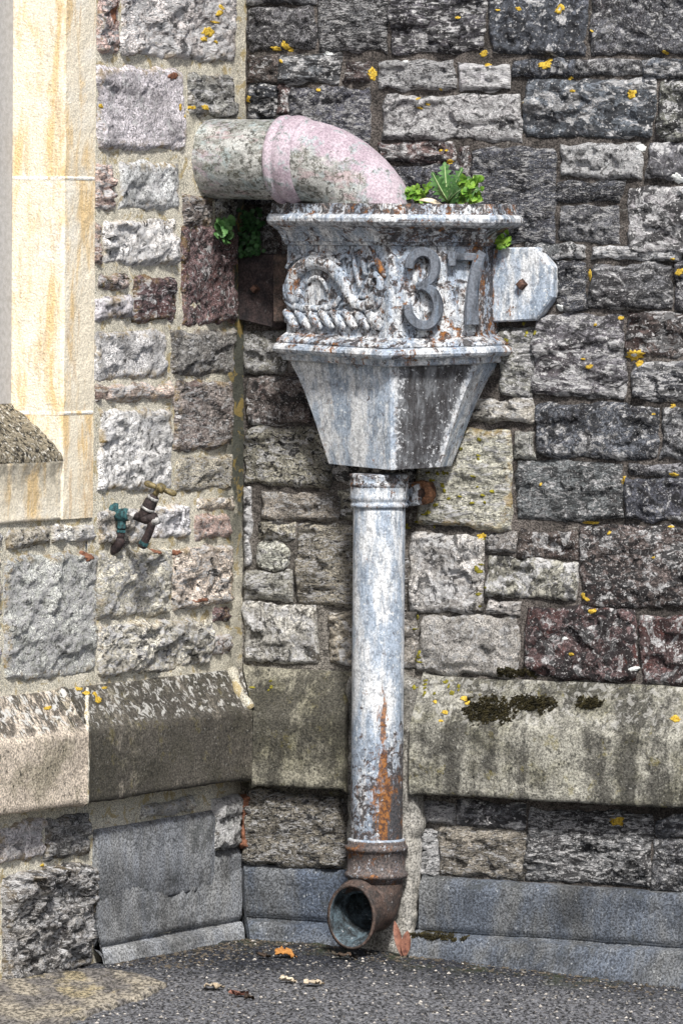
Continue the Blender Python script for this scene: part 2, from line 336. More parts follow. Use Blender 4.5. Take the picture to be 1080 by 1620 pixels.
def mat_apron():
    m = NT('worn_brown_concrete'); v = m.coords(False); vg = m.vec('MULTIPLY', v, (1, 0.35, 1))
    c = m.mix(m.step(0.42, 0.58, m.noise(vg, 14, 6, 0.65)), (0.13, 0.122, 0.115), (0.26, 0.235, 0.19))
    c = m.mix(m.math('MULTIPLY', m.step(0.54, 0.62, m.noise(vg, 9, 6, 0.65)), 0.6), c, (0.30, 0.25, 0.14))
    n3 = m.noise(vg, 150, 5, 0.75); c = m.scale_col(c, m.step(0.40, 0.60, n3, 0.3, 1.8))
    m.bump(n3, 0.7, 0.006)
    return m.done(c, 0.92)

def mat_simple(name, c1, c2, scale=60, rough=0.8, bump=0.3):
    m = NT(name); v = m.coords()
    c = m.mix(m.step(0.36, 0.64, m.noise(v, scale, 6, 0.7)), c1, c2)
    m.bump(m.noise(v, scale * 2.5, 5, 0.7), bump, 0.003)
    return m.done(c, rough)

M = dict(stone=mat_stone(), mortL=mat_mortar_left(), mortR=mat_mortar_right(), plinth=mat_plinth(), cement=mat_cement(),
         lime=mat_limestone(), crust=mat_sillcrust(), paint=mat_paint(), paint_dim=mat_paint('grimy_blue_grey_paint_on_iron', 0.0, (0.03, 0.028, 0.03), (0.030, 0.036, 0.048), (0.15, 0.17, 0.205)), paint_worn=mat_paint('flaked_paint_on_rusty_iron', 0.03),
         iron=mat_iron('black_rusted_iron', (0.018, 0.016, 0.018), (0.05, 0.036, 0.036), 0.12),
         shoe=mat_iron('brown_rusted_iron', (0.035, 0.031, 0.030), (0.095, 0.066, 0.055), 0.35),
         shoe_in=mat_iron('blue_paint_remains_inside_pipe', (0.014, 0.016, 0.018), (0.085, 0.12, 0.145), 0.7),
         bolt=mat_iron('rusty_bolt', (0.03, 0.022, 0.02), (0.10, 0.055, 0.04), 0.05),
         rusty=mat_iron('orange_rusted_iron', (0.06, 0.03, 0.02), (0.30, 0.15, 0.08), 0.35),
         clay=mat_clay(), asphalt=mat_asphalt(),
         brass=mat_simple('dull_brass', (0.05, 0.04, 0.02), (0.26, 0.21, 0.10), 90, 0.45),
         verdigris=mat_simple('green_verdigris_copper', (0.010, 0.018, 0.02), (0.04, 0.125, 0.14), 170, 0.7, 0.5),
         chrome=mat_simple('worn_grey_metal', (0.10, 0.10, 0.10), (0.5, 0.5, 0.5), 120, 0.45),
         black=mat_simple('black_pipe', (0.012, 0.010, 0.012), (0.05, 0.035, 0.035), 120, 0.6, 0.5),
         lichen=mat_simple('yellow_lichen', (0.36, 0.21, 0.012), (0.82, 0.60, 0.10), 230, 0.95, 1.0),
         olive=mat_simple('olive_moss_film', (0.07, 0.065, 0.012), (0.30, 0.27, 0.03), 150, 0.95, 0.6),
         lichen_w=mat_simple('pale_lichen', (0.55, 0.58, 0.58), (0.75, 0.78, 0.78), 170, 0.9, 0.6),
         moss=mat_simple('dark_moss', (0.010, 0.009, 0.004), (0.05, 0.042, 0.016), 90, 0.95, 0.8),
         soil=mat_simple('leaf_litter_soil', (0.05, 0.035, 0.025), (0.30, 0.22, 0.17), 60, 0.95, 0.9),
         leaf=mat_simple('dandelion_green', (0.045, 0.13, 0.035), (0.14, 0.28, 0.10), 60, 0.5),
         leaf_y=mat_simple('bright_cress_green', (0.07, 0.18, 0.02), (0.24, 0.40, 0.06), 60, 0.5),
         leaf_d=mat_simple('deep_green', (0.010, 0.040, 0.012), (0.045, 0.13, 0.04), 60, 0.5),
         rib=mat_simple('pale_leaf_rib', (0.30, 0.42, 0.20), (0.45, 0.55, 0.30), 60, 0.5),
         dryo=mat_simple('orange_dead_leaf', (0.30, 0.13, 0.035), (0.56, 0.28, 0.09), 50, 0.6),
         dryp=mat_simple('pale_dead_leaf', (0.42, 0.34, 0.24), (0.68, 0.60, 0.48), 50, 0.6),
         dryr=mat_simple('russet_dead_leaf', (0.10, 0.04, 0.03), (0.27, 0.125, 0.085), 90, 0.6),
         twig=mat_simple('dark_debris', (0.03, 0.022, 0.018), (0.10, 0.07, 0.05), 60, 0.9),
         redbrick=mat_simple('red_brick', (0.10, 0.045, 0.03), (0.30, 0.14, 0.085), 110, 0.95, 0.6),
         silt=mat_simple('damp_silt_crumbs', (0.02, 0.018, 0.015), (0.13, 0.11, 0.085), 30, 0.95, 0.3),
         grit=mat_simple('pale_grit', (0.06, 0.055, 0.05), (0.55, 0.52, 0.48), 30, 0.9, 0.3),
         frame=mat_simple('grey_window_stone', (0.34, 0.34, 0.34), (0.44, 0.44, 0.45), 90, 0.9),
         apron=mat_apron())
_g = NT('window_glass'); _g.b.inputs['Metallic'].default_value = 0.0
M['glass'] = _g.done((0.02, 0.025, 0.03), 0.06)

# ------------------------------------------------------------------ object helpers
def link(o, parent=None):
    COL.objects.link(o)
    if parent is not None: o.parent = parent
    return o
def empty(name, loc, rz, label, cat, group=None):
    o = bpy.data.objects.new(name, None); o.empty_display_size = 0.05
    o.location = loc; o.rotation_euler = (0, 0, rz); link(o)
    return tag(o, label, cat, group)
def tag(o, label, cat, group=None):
    o['label'] = label; o['category'] = cat
    if group: o['group'] = group
    return o
def mesh_obj(name, verts, faces, mat, parent=None, loc=(0, 0, 0), smooth=True, attrs=None, mats=None, fmat=None):
    me = bpy.data.meshes.new(name)
    me.from_pydata([tuple(v) for v in verts], [], [tuple(int(i) for i in f) for f in faces])
    me.polygons.foreach_set('use_smooth', [smooth] * len(me.polygons))
    for mm in (mats or [mat]): me.materials.append(mm)
    if fmat is not None: me.polygons.foreach_set('material_index', fmat)
    for k, vals in (attrs or {}).items():
        a = me.attributes.new(k, 'FLOAT', 'POINT'); a.data.foreach_set('value', np.asarray(vals, dtype=np.float32))
    me.update()
    o = bpy.data.objects.new(name, me); o.location = loc
    return link(o, parent)
def props(o, color=None, **kw):
    if color: o.color = (*color, 1)
    for k, v in kw.items(): o[k] = float(v)
    return o
class MB:                         # collects pieces of one part
    def __init__(s): s.v = []; s.f = []; s.a = {}
    def add(s, v, f, **at):
        n = len(s.v); s.v += [Vector(p) for p in v]; s.f += [[i + n for i in q] for q in f]
        for k in set(s.a) | set(at):
            arr = s.a.setdefault(k, [0.0] * n)
            x = at.get(k, 0.0)
            arr += list(x) if hasattr(x, '__len__') else [float(x)] * len(v)
    def obj(s, name, mat, parent=None, loc=(0, 0, 0), smooth=True, **kw):
        L = Vector(loc)
        return mesh_obj(name, [p - L for p in s.v] if kw.pop('rel', False) else s.v, s.f, mat, parent, loc, smooth, s.a, **kw)
def grid_faces(nx, ny):
    i = np.arange(nx - 1)[None, :] + np.arange(ny - 1)[:, None] * nx
    i = i.ravel(); return np.stack([i, i + 1, i + 1 + nx, i + nx], 1)
def basis(d):
    d = d.normalized(); up = Vector((0, 0, 1)) if abs(d.z) < 0.95 else Vector((1, 0, 0))
    a = d.cross(up).normalized(); b = a.cross(d).normalized(); return a, b
def sweep(path, radii, seg=24, caps=True, flat=None, ref=None):
    """a tube along path; flat = (normal, k) squashes it along a normal"""
    v = []; f = []; n = len(path); prev = None
    for i, p in enumerate(path):
        d = (path[min(i + 1, n - 1)] - path[max(i - 1, 0)])
        if d.length < 1e-9: d = prev or Vector((0, 0, 1))
        d = d.normalized()
        if prev is None: a, b = basis(d)
        else:
            a = (a - d * a.dot(d)).normalized(); b = a.cross(d).normalized()
        prev = d
        r = radii[i] if hasattr(radii, '__len__') else radii
        for k in range(seg):
            t = 2 * PI * k / seg; o = a * (math.cos(t) * r) + b * (math.sin(t) * r)
            if flat: o = o - flat[0] * (o.dot(flat[0]) * (1 - flat[1]))
            v.append(p + o)
    for i in range(n - 1):
        for k in range(seg):
            f.append((i * seg + k, i * seg + (k + 1) % seg, (i + 1) * seg + (k + 1) % seg, (i + 1) * seg + k))
    if caps:
        f.append(tuple(reversed(range(seg)))); f.append(tuple((n - 1) * seg + k for k in range(seg)))
    return v, f
def lathe(c, ax, prof, seg=32, caps=True):
    """prof = [(distance along axis, radius)]"""
    a, b = basis(ax); ax = ax.normalized(); v = []; f = []
    for (h, r) in prof:
        for k in range(seg):
            t = 2 * PI * k / seg; v.append(c + ax * h + a * (r * math.cos(t)) + b * (r * math.sin(t)))
    for i in range(len(prof) - 1):
        for k in range(seg):
            f.append((i * seg + k, i * seg + (k + 1) % seg, (i + 1) * seg + (k + 1) % seg, (i + 1) * seg + k))
    if caps:
        f.append(tuple(reversed(range(seg)))); f.append(tuple((len(prof) - 1) * seg + k for k in range(seg)))
    return v, f
def prism(outline, front_w, back_w, bevel=0.003):
    """outline in (x, z) of a wall frame; front face front_w before the wall"""
    n = len(outline); cx = sum(p[0] for p in outline) / n; cz = sum(p[1] for p in outline) / n
    def ins(k):
        r = []
        for (x, z) in outline:
            L = math.hypot(x - cx, z - cz) or 1; r.append((x - (x - cx) / L * k, z - (z - cz) / L * k))
        return r
    v = [Vector((x, -back_w, z)) for x, z in outline] + [Vector((x, -(front_w - bevel), z)) for x, z in outline] + [Vector((x, -front_w, z)) for x, z in ins(bevel)]
    f = []
    for L in range(2):
        for k in range(n): f.append((L * n + k, L * n + (k + 1) % n, (L + 1) * n + (k + 1) % n, (L + 1) * n + k))
    f.append(tuple(2 * n + k for k in range(n))); f.append(tuple(reversed(range(n))))
    return v, f

SEED = [100]
def stone(wall, x0, x1, z0, z1, side, mat='stone', bulge=0.012, rough=0.008, edge=None, base=None, facets=5, name='stone', wob=0.006, bev=0.008, g=None, squ=0.05):
    if edge is None: edge = -.001 if side == 'L' else 0.0
    if base is None: base = .004 if side == 'L' else .002
    SEED[0] += 13; sd = SEED[0]; rg = np.random.RandomState(sd)
    hw, hh = (x1 - x0) / 2, (z1 - z0) / 2; cx, cz = (x0 + x1) / 2, (z0 + z1) / 2
    gx = (0.0062 if side == 'L' else 0.0040) if g is None else g; gz = 0.0040 if g is None else g
    nx = int(max(6, min(90, 2 * hw / gx))); nz = int(max(6, min(90, 2 * hh / gz)))
    S, T = np.meshgrid(np.linspace(-1, 1, nx), np.linspace(-1, 1, nz))
    s = S * np.sqrt(1 - squ * T ** 4 * 0.9); t = T * np.sqrt(1 - squ * S ** 4 * 0.9)
    cj = rg.uniform(-1, 1, (4, 2)) * np.array([min(.006, hw * .12), min(.0035, hh * .10)])
    X = s * hw; Z = t * hh
    for (sx_, sz_, q) in ((-1, -1, 0), (1, -1, 1), (-1, 1, 2), (1, 1, 3)):
        wq = (1 + sx_ * S) * (1 + sz_ * T) / 4; X = X + wq * cj[q, 0]; Z = Z + wq * cj[q, 1]
    e = np.maximum(np.abs(S), np.abs(T)) ** 3
    X = X + e * wob * fbm((X + cx) * 28, (Z + cz) * 28, sd, 3) * 1.6
    Z = Z + e * wob * fbm((X + cx) * 28 + 50, (Z + cz) * 28, sd + 5, 3) * 1.6
    d = np.minimum((1 - np.abs(S)) * hw, (1 - np.abs(T)) * hh)
    ramp = sstep(0, min(bev, hh * 0.8, hw * 0.8), d)
    h = np.full_like(X, 1.0)
    if facets:
        for k in range(facets):
            gx_, gz_ = rg.normal(0, 0.22, 2); px, pz = rg.uniform(-hw, hw) * 0.7, rg.uniform(-hh, hh) * 0.7
            h = np.minimum(h, rg.uniform(0.2, 1.0) * bulge + (X - px + 0.006 * fbm(X * 60, Z * 60, sd + k, 2)) * gx_ + (Z - pz) * gz_)
        h = np.clip(h, 0.003, bulge * 1.5)
        pts = np.stack([rg.uniform(-hw, hw, 20), rg.uniform(-hh, hh, 20)], 1); off = rg.uniform(-1, 1, 20)
        wx = X + 0.012 * fbm(X * 45, Z * 45, sd + 31, 3); wz = Z + 0.012 * fbm(X * 45 + 9, Z * 45, sd + 37, 3)
        dd = (wx[..., None] - pts[:, 0]) ** 2 + ((wz[..., None] - pts[:, 1]) * 2.0) ** 2
        h = h + off[np.argmin(dd, -1)] * rough * 0.8
    else: h = h * 0 + bulge
    n = fbm((X + cx) * 36, (Z + cz) * 55, sd + 3, 4, 0.6)
    h = h + rough * (0.75 * n + 0.7 * (0.5 - np.abs(fbm((X + cx) * 70, (Z + cz) * 110, sd + 9, 3, 0.6))))
    h = np.maximum(h, -.001 + .003 * vnoise(X * 90, Z * 90, sd + 51)) + rough * .15 * fbm(X * 150, Z * 190, sd + 77, 2)
    W = base + edge + h * ramp - .004 * (1 - ramp)
    v = np.stack([X.ravel(), -W.ravel(), Z.ravel()], 1)
    f = grid_faces(nx, nz).tolist()
    ring = [i for i in range(nx)] + [nx * (j + 1) - 1 for j in range(1, nz)] + [nx * nz - 2 - i for i in range(nx - 1)] + [nx * j for j in range(nz - 2, 0, -1)]
    n0 = len(v); sk = v[ring].copy(); sk[:, 1] = -(base - 0.03); v = np.concatenate([v, sk])
    k = len(ring)
    for i in range(k):
        j = (i + 1) % k; f.append((ring[j], ring[i], n0 + i, n0 + j))
    ed = np.concatenate([1 - np.clip(d.ravel() / 0.03, 0, 1), np.ones(k)])
    return mesh_obj(name, v, f, M[mat], wall, (cx, 0, cz), True, {'edge': ed})

def profile_block(wall, prof, x0, x1, name, mat, side, mit0=0.0, mit1=0.0, amp=0.0012, lowamp=0.003, gx=0.012, cham=None, ends=True, chip=0.0, endr=0.006):
    """a moulding: prof = [(w, z)] from top back round to bottom back; the ends slope with w by mit"""
    P = [Vector(p) for p in prof]; pts = []; tag_ = []
    for i in range(len(P) - 1):
        k = max(1, int((P[i + 1] - P[i]).length / 0.009))
        for j in range(k): pts.append(P[i].lerp(P[i + 1], j / k)); tag_.append(1.0 if cham == i else 0.0)
    pts.append(P[-1]); tag_.append(0.0)
    nz = len(pts); nx = max(2, int((x1 - x0) / gx)); sd = SEED[0]; SEED[0] += 7
    cx = (x0 + x1) / 2; cz = sum(p[1] for p in prof) / len(prof)
    nrm = []
    for i in range(nz):
        d = pts[min(i + 1, nz - 1)] - pts[max(i - 1, 0)]; nrm.append(Vector((-d.y, d.x)).normalized() * -1)
    v = []; at = []
    s = np.linspace(0, 1, nx)
    for i, p in enumerate(pts):
        a, b = x0 + mit0 * p.x, x1 + mit1 * p.x
        xs = a + (b - a) * s
        cum = np.full(nx, i * 0.009)
        nn = amp * fbm(xs * 70, cum * 70, sd, 3) + lowamp * fbm(xs * 7, cum * 9, sd + 4, 3)
        endd = np.minimum(s, 1 - s) * (b - a)
        nn = nn - endr * np.exp(-endd / 0.006)
        if chip: nn = nn - chip * np.maximum(0, fbm(xs * 22, cum * 22, sd + 8, 3) - 0.25)
        if i in (0, nz - 1): nn = nn * 0
        for k in range(nx): v.append((xs[k] - cx, -(p.x + nrm[i].x * nn[k]), p.y + nrm[i].y * nn[k] - cz)); at.append(tag_[i])
    f = grid_faces(nx, nz).tolist()
    f = [list(reversed(q)) for q in f]
    if ends:
        for e_, rv in ((0, 0), (nx - 1, 1)):
            q = [i * nx + e_ for i in range(nz)]; k0 = len(v); v += [v[i] for i in q]; at += [at[i] for i in q]
            q = list(range(k0, k0 + nz)); f.append(q[::-1] if rv else q)
    return mesh_obj(name, v, f, M[mat], wall, (cx, 0, cz), True, {'chamfer': at})

# ------------------------------------------------------------------ the ground
def ground_z(x, y):
    return -0.05 * np.maximum(0, x - 0.16) * (y < 3) + 0.004 * fbm(x * 2.2, y * 1.4, 3, 3)
xs = np.concatenate([[-60, -25, -10, -5], np.arange(-2, 2.4, 0.014), [5, 10, 25, 60]])
ys = np.concatenate([[-60, -30, -14, -7], np.arange(-3.2, 0.5, 0.022), [3, 10, 25, 60]])
GX, GY = np.meshgrid(xs, ys)
GZ = np.where((np.abs(GX) < 4) & (GY > -6), ground_z(np.clip(GX, -2, 2.4), GY), -0.02)
GZ = GZ + 0.0055 * fbm(GX * 34, GY * 34, 8, 3)
gr = mesh_obj('ground', np.stack([GX.ravel(), GY.ravel(), GZ.ravel()], 1), grid_faces(len(xs), len(ys)), M['asphalt'])
gr['kind'] = 'structure'

# ------------------------------------------------------------------ the two walls
wallL = empty('stone_wall', (0, 0, 0), ANG_L, 'pale grey coursed stone wall carrying the limestone window surround, on the left', 'wall')
wallR = empty('stone_wall', (0, 0, 0), ANG_R, 'dark weathered stone wall with yellow lichen spots behind the downpipe', 'wall')

def mortar_sheet(wall, x0, x1, z0, z1, mat, base, amp, seed, gx):
    X, Z = np.meshgrid(np.arange(x0, x1 + 1e-6, gx), np.arange(z0, z1 + 1e-6, 0.0065))
    W = base + amp * fbm(X * 60, Z * 60, seed, 3) + amp * 0.8 * fbm(X * 12, Z * 12, seed + 3, 2)
    return mesh_obj('mortar', np.stack([X.ravel(), -W.ravel(), Z.ravel()], 1), grid_faces(X.shape[1], X.shape[0]), M[mat], wall)
jamb_x0 = LW(96, 400)[0]; jamb_x1 = LW(146, 400)[0]
ZSILLB = LW(120, 820)[1]
mortar_sheet(wallL, LW(140, 400)[0], 0.01, -0.06, 2.16, 'mortL', 0.0, 0.0022, 11, 0.009)
mortar_sheet(wallL, -2.0, LW(143, 400)[0], -0.06, ZSILLB + 0.006, 'mortL', -0.0008, 0.0022, 12, 0.012)
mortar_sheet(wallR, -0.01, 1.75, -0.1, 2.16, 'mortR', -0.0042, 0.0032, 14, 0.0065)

TL = dict(  # tint, black, white, red, ochre
    g=((0.66, 0.665, 0.675), .24, .46, 0, .8), w=((0.72, 0.70, 0.67), .34, .62, .0, .5), b=((0.64, 0.59, 0.51), .37, .48, .10, .5),
    p=((0.37, 0.325, 0.315), .46, .52, .5, .6), d=((0.31, 0.305, 0.29), .48, .5, .15, .3), m=((0.21, 0.145, 0.145), .45, .40, .7, .5),
    k=((0.62, 0.49, 0.44), .34, .58, .55, .5), s=((0.71, 0.70, 0.67), .38, .55, .0, .85), r=((0.30, 0.15, 0.10), .4, .3, .7, .4))
def lay_left(tab):
    for (x0, y0, x1, y1, c, *o) in tab:
        xc, yc = (x0 + x1) / 2, (y0 + y1) / 2
        X0, X1 = LW(x0, yc)[0], LW(x1, yc)[0]; Z1, Z0 = LW(xc, y0)[1], LW(xc, y1)[1]
        kw = dict(o[0]) if o else {}
        t = TL[c]
        st = stone(wallL, X0 - .003, X1 + .003, Z0 - .0016, Z1 + .0016, 'L', **kw)
        j = lambda: random.uniform(0.86, 1.16)
        props(st, None, sc=random.choice((.45, .6, .75, .9, 1.1, 1.3, 1.6)), lay=random.choice((1.0, 1.3, 1.8, 2.5, 3.4)), bf=random.uniform(.72, .96))
        q = j(); props(st, tuple(a * q * random.uniform(.97, 1.03) for a in t[0]), blk=t[1] * j(), wht=t[2] * j(), red=t[3], och=t[4])
FL = dict(bulge=0.006, rough=0.005)
lay_left([
    (154, -40, 184, 86, 'k'), (191, -45, 372, 91, 'w', dict(bulge=.016)),
    (156, 106, 288, 239, 'g', FL), (297, 117, 371, 186, 'd'),
    (149, 258, 178, 334, 'k'), (189, 259, 281, 330, 'g', FL),
    (291, 309, 336, 357, 'p'), (285, 361, 371, 514, 'm', dict(bulge=.014)), (342, 309, 372, 354, 'd'),
    (149, 352, 158, 420, 'k'), (165, 347, 276, 418, 'w'), (160, 434, 201, 457, 'p'), (151, 471, 207, 505, 'g'), (211, 438, 276, 507, 'm', FL),
    (150, 524, 259, 598, 'g'), (271, 520, 371, 592, 'd'), (150, 608, 267, 633, 'k'), (276, 603, 366, 709, 'p', FL),
    (156, 647, 268, 776, 'g', dict(bulge=.01)), (278, 722, 365, 775, 'b', FL), (310, 786, 368, 803, 'b', FL), (306, 814, 362, 851, 'k', FL),
    (240, 801, 297, 850, 'g'), (154, 806, 234, 863, 'b'),
    (12, 838, 77, 863, 'b'), (84, 832, 147, 858, 'w'),
    (7, 877, 149, 1071, 's', dict(bulge=.014)), (155, 869, 266, 974, 'b', dict(bulge=.016)), (272, 863, 364, 960, 'b', dict(bulge=.014)),
    (155, 984, 333, 1061, 'b', dict(bulge=.02, rough=.012)), (338, 961, 362, 981, 'm'), (333, 1003, 364, 1034, 'k'),
    (0, 1302, 66, 1363, 'g'), (71, 1292, 140, 1356, 'd'), (5, 1374, 134, 1541, 'd', dict(bulge=.03, rough=.016, edge=.01)),
    (222, 1268, 300, 1288, 'w', dict(base=.012)),
    # beyond the left edge of the picture
    (-75, 880, -2, 980, 'b'), (-75, 990, -2, 1085, 'g'), (-75, 1310, -8, 1370, 'b'), (-80, 1382, -6, 1470, 'g'), (-80, 1480, -6, 1575, 'b'),
    (-160, 880, -82, 1085, 's'), (-160, 1320, -86, 1400, 'd'), (-160, 1410, -86, 1585, 'b'), (-70, 842, 2, 868, 'w'), (-160, 845, -78, 872, 'b'),
    (150, -150, 265, -56, 'g'), (272, -150, 372, -56, 'p'), (150, -260, 230, -160, 'b'), (238, -260, 372, -160, 'g'), (150, -365, 290, -270, 'p'), (297, -365, 372, -270, 'b'),
])
TR = dict(
    D=((0.105, 0.115, 0.14), .54, .47, .1, 0), M=((0.15, 0.155, 0.17), .51, .50, .12, 0), L=((0.44, 0.435, 0.41), .42, .50, 0, .1),
    W=((0.34, 0.345, 0.36), .47, .72, .1, 0), R=((0.125, 0.088, 0.088), .54, .46, 1.0, 0), B=((0.15, 0.125, 0.12), .53, .48, .5, 0),
    T=((0.33, 0.305, 0.26), .44, .46, .0, 0), G=((0.25, 0.245, 0.225), .47, .50, 0, 0), Y=((0.42, 0.41, 0.365), .36, .46, 0, .8))
def lay_right(tab):
    for (x0, y0, x1, y1, c, *o) in tab:
        xc, yc = (x0 + x1) / 2, (y0 + y1) / 2
        X0, X1 = RW(x0, yc)[0], RW(x1, yc)[0]; Z1, Z0 = RW(xc, y0)[1], RW(xc, y1)[1]
        kw = dict(o[0]) if o else {}
        t = TR[c]
        ex = .0028 if 'base' not in kw else 0
        st = stone(wallR, max(X0 - ex, 0.004), X1 + ex, Z0 - ex * .8, Z1 + ex * .8, 'R', **kw)
        j = lambda: random.uniform(0.86, 1.16)
        props(st, None, sc=random.choice((.45, .6, .75, .9, 1.1, 1.3, 1.6)), lay=random.choice((1.0, 1.3, 1.8, 2.5, 3.4)), bf=random.uniform(.72, .96))
        q = j(); props(st, tuple(a * q * random.uniform(.97, 1.03) for a in t[0]), blk=t[1] * j(), wht=t[2] * j(), red=t[3], och=t[4])
lay_right([
    (380, -60, 494, 6, 'M'), (379, 13, 494, 78, 'M'), (503, -40, 610, 80, 'M', dict(bulge=.016)), (616, -40, 766, 82, 'M', dict(bulge=.02, rough=.012)),
    (380, 89, 438, 130, 'B'), (442, 88, 540, 131, 'M'), (546, 97, 582, 131, 'B'), (601, 97, 719, 142, 'W'), (726, 101, 803, 144, 'W'),
    (809, 96, 903, 121, 'D'), (907, 95, 1010, 118, 'M'), (1014, 94, 1110, 122, 'D'),
    (380, 135, 436, 188, 'D'), (439, 133, 456, 182, 'R'), (459, 139, 588, 240, 'D'), (607, 151, 822, 219, 'W', dict(bulge=.02)),
    (832, 127, 1033, 218, 'D', dict(bulge=.014)), (1041, 129, 1130, 219, 'G'),
    (775, -40, 925, 84, 'D'), (932, -40, 1110, 84, 'M'),
    (600, 223, 718, 256, 'R'), (612, 264, 726, 322, 'D'), (726, 232, 741, 304, 'B'), (744, 235, 874, 384, 'D', dict(bulge=.01)),
    (884, 229, 1014, 281, 'W'), (1024, 229, 1120, 281, 'M'), (884, 287, 984, 316, 'D'), (888, 325, 976, 382, 'M'), (991, 294, 1130, 402, 'W', dict(bulge=.018)),
    (830, 388, 927, 411, 'M'), (934, 390, 1075, 411, 'W'), (878, 417, 924, 490, 'D'), (934, 416, 1058, 488, 'M', dict(bulge=.016)), (1067, 415, 1140, 492, 'M'),
    (843, 500, 986, 628, 'M', dict(bulge=.016)), (791, 520, 838, 627, 'G'), (992, 497, 1130, 565, 'B'), (998, 574, 1130, 633, 'M'),
    (736, 633, 838, 667, 'L'), (845, 641, 1038, 722, 'D', dict(bulge=.018)), (1047, 645, 1140, 725, 'M'),
    (663, 680, 806, 834, 'Y', dict(bulge=.016)), (814, 682, 843, 721, 'L'), (818, 733, 979, 821, 'M', dict(bulge=.02)), (993, 736, 1130, 752, 'M'), (989, 758, 1130, 825, 'D'),
    (821, 838, 912, 881, 'B'), (769, 848, 815, 873, 'G'), (921, 835, 1130, 959, 'B', dict(bulge=.016)),
    (644, 849, 760, 966, 'L', dict(bulge=.018)), (771, 884, 913, 946, 'G', dict(bulge=.016)), (766, 951, 823, 971, 'L'),
    (663, 978, 819, 1064, 'L', dict(bulge=.02)), (829, 960, 1003, 1074, 'R', dict(bulge=.014)), (1013, 975, 1140, 1080, 'R', dict(bulge=.014)),
    # left of the pipe
    (380, 192, 500, 255, 'D'), (508, 246, 600, 318, 'D'), (382, 262, 500, 318, 'D'), (382, 326, 470, 404, 'B'), (382, 412, 520, 512, 'D'), (480, 328, 640, 420, 'D'), (650, 330, 735, 420, 'D'),
    (530, 430, 700, 500, 'D'), (460, 520, 600, 590, 'G'), (608, 508, 784, 590, 'G'), (500, 598, 640, 668, 'G'), (646, 598, 730, 670, 'G'), (530, 676, 655, 766, 'G'),
    (379, 521, 452, 590, 'G'), (377, 596, 492, 668, 'B'), (379, 676, 521, 766, 'T', dict(bulge=.018)),
    (377, 774, 396, 895, 'W'), (415, 783, 536, 822, 'T'), (409, 826, 466, 851, 'T'), (408, 857, 460, 901, 'L', dict(squ=.5)), (474, 829, 556, 957, 'T', dict(facets=3)),
    (378, 903, 459, 947, 'L'), (378, 956, 502, 1048, 'L', dict(bulge=.018)), (522, 966, 560, 1052, 'T'), (540, 776, 600, 822, 'T'), (565, 830, 640, 960, 'G'), (566, 968, 655, 1055, 'G'),
    # below the plinth
    (391, 1253, 546, 1370, 'T', dict(base=.014, facets=4)), (650, 1268, 713, 1302, 'W'), (721, 1271, 830, 1309, 'M'), (833, 1283, 1026, 1396, 'M', dict(bulge=.026, rough=.014)),
    (1033, 1290, 1130, 1326, 'M', dict(squ=.4)), (1033, 1333, 1130, 1408, 'M'), (652, 1314, 690, 1384, 'W'), (695, 1314, 832, 1387, 'T', dict(facets=3)),
    # beyond the right and the top edge of the picture
    (1118, -40, 1300, 84, 'D'), (1117, 95, 1250, 140, 'M'), (1137, 148, 1330, 219, 'D'), (1127, 230, 1260, 300, 'M'), (1137, 308, 1300, 402, 'D'),
    (1147, 412, 1290, 500, 'M'), (1137, 508, 1330, 570, 'D'), (1137, 578, 1240, 633, 'M'), (1147, 643, 1310, 735, 'D'), (1137, 745, 1270, 826, 'M'), (1137, 836, 1340, 965, 'B'),
    (1147, 975, 1300, 1085, 'R'), (1137, 1296, 1300, 1410, 'M'), (1258, 95, 1420, 140, 'D'), (1308, -40, 1450, 84, 'M'), (1268, 230, 1430, 300, 'D'), (1308, 308, 1440, 402, 'M'),
    (1298, 412, 1440, 500, 'D'), (1248, 578, 1420, 633, 'D'), (1318, 643, 1440, 735, 'M'), (1278, 745, 1440, 826, 'D'), (1308, 975, 1440, 1085, 'M'), (1308, 1296, 1440, 1415, 'D'),
    (380, -140, 520, -70, 'D'), (528, -140, 700, -50, 'M'), (708, -140, 900, -50, 'D'), (908, -140, 1080, -50, 'M'), (1088, -140, 1300, -50, 'D'),
    (380, -240, 600, -150, 'M'), (608, -240, 760, -150, 'D'), (768, -240, 960, -150, 'M'), (968, -240, 1200, -150, 'D'), (380, -345, 500, -250, 'D'), (508, -345, 720, -250, 'M'), (728, -345, 900, -250, 'D'), (908, -345, 1150, -250, 'M'),
])

# plinth courses: chamfer above, plain face below, mitred in the corner
PP = 0.055
zt = RW(640, 1067)[1]; za = RW(640, 1141, PP)[1]; zb = RW(645, 1256, PP)[1]
ztl = LW(137, 1086)[1]; zal = LW(137, 1155, PP)[1]; zbl = LW(137, 1272, PP)[1]
print('plinth z', zt, za, zb, '|', ztl, zal, zbl)
prof = [(-0.02, zt), (0.004, zt), (PP - .002, za), (PP + .002, za - .006), (PP, zb + .004), (PP - .006, zb), (-0.02, zb)]
profl = [(-0.02, ztl), (0.004, ztl), (PP - .002, zal), (PP + .002, zal - .006), (PP, zbl + .004), (PP - .006, zbl), (-0.02, zbl)]
def xr(px, py): return RW(px, py, PP)[0]
def xl(px, py): return LW(px, py, PP)[0]
b = profile_block(wallR, prof, 0.006, xr(547, 1200), 'plinth_block', 'plinth', 'R', mit0=1.0, cham=1); props(b, (0.27, 0.26, 0.21), blk=.58, wht=.25, och=.25, crust=0)
b = profile_block(wallR, prof, xr(650, 1200), xr(1180, 1200), 'plinth_block', 'plinth', 'R', cham=1, chip=.006); props(b, (0.33, 0.325, 0.285), blk=.58, wht=.55, och=.4, crust=.35)
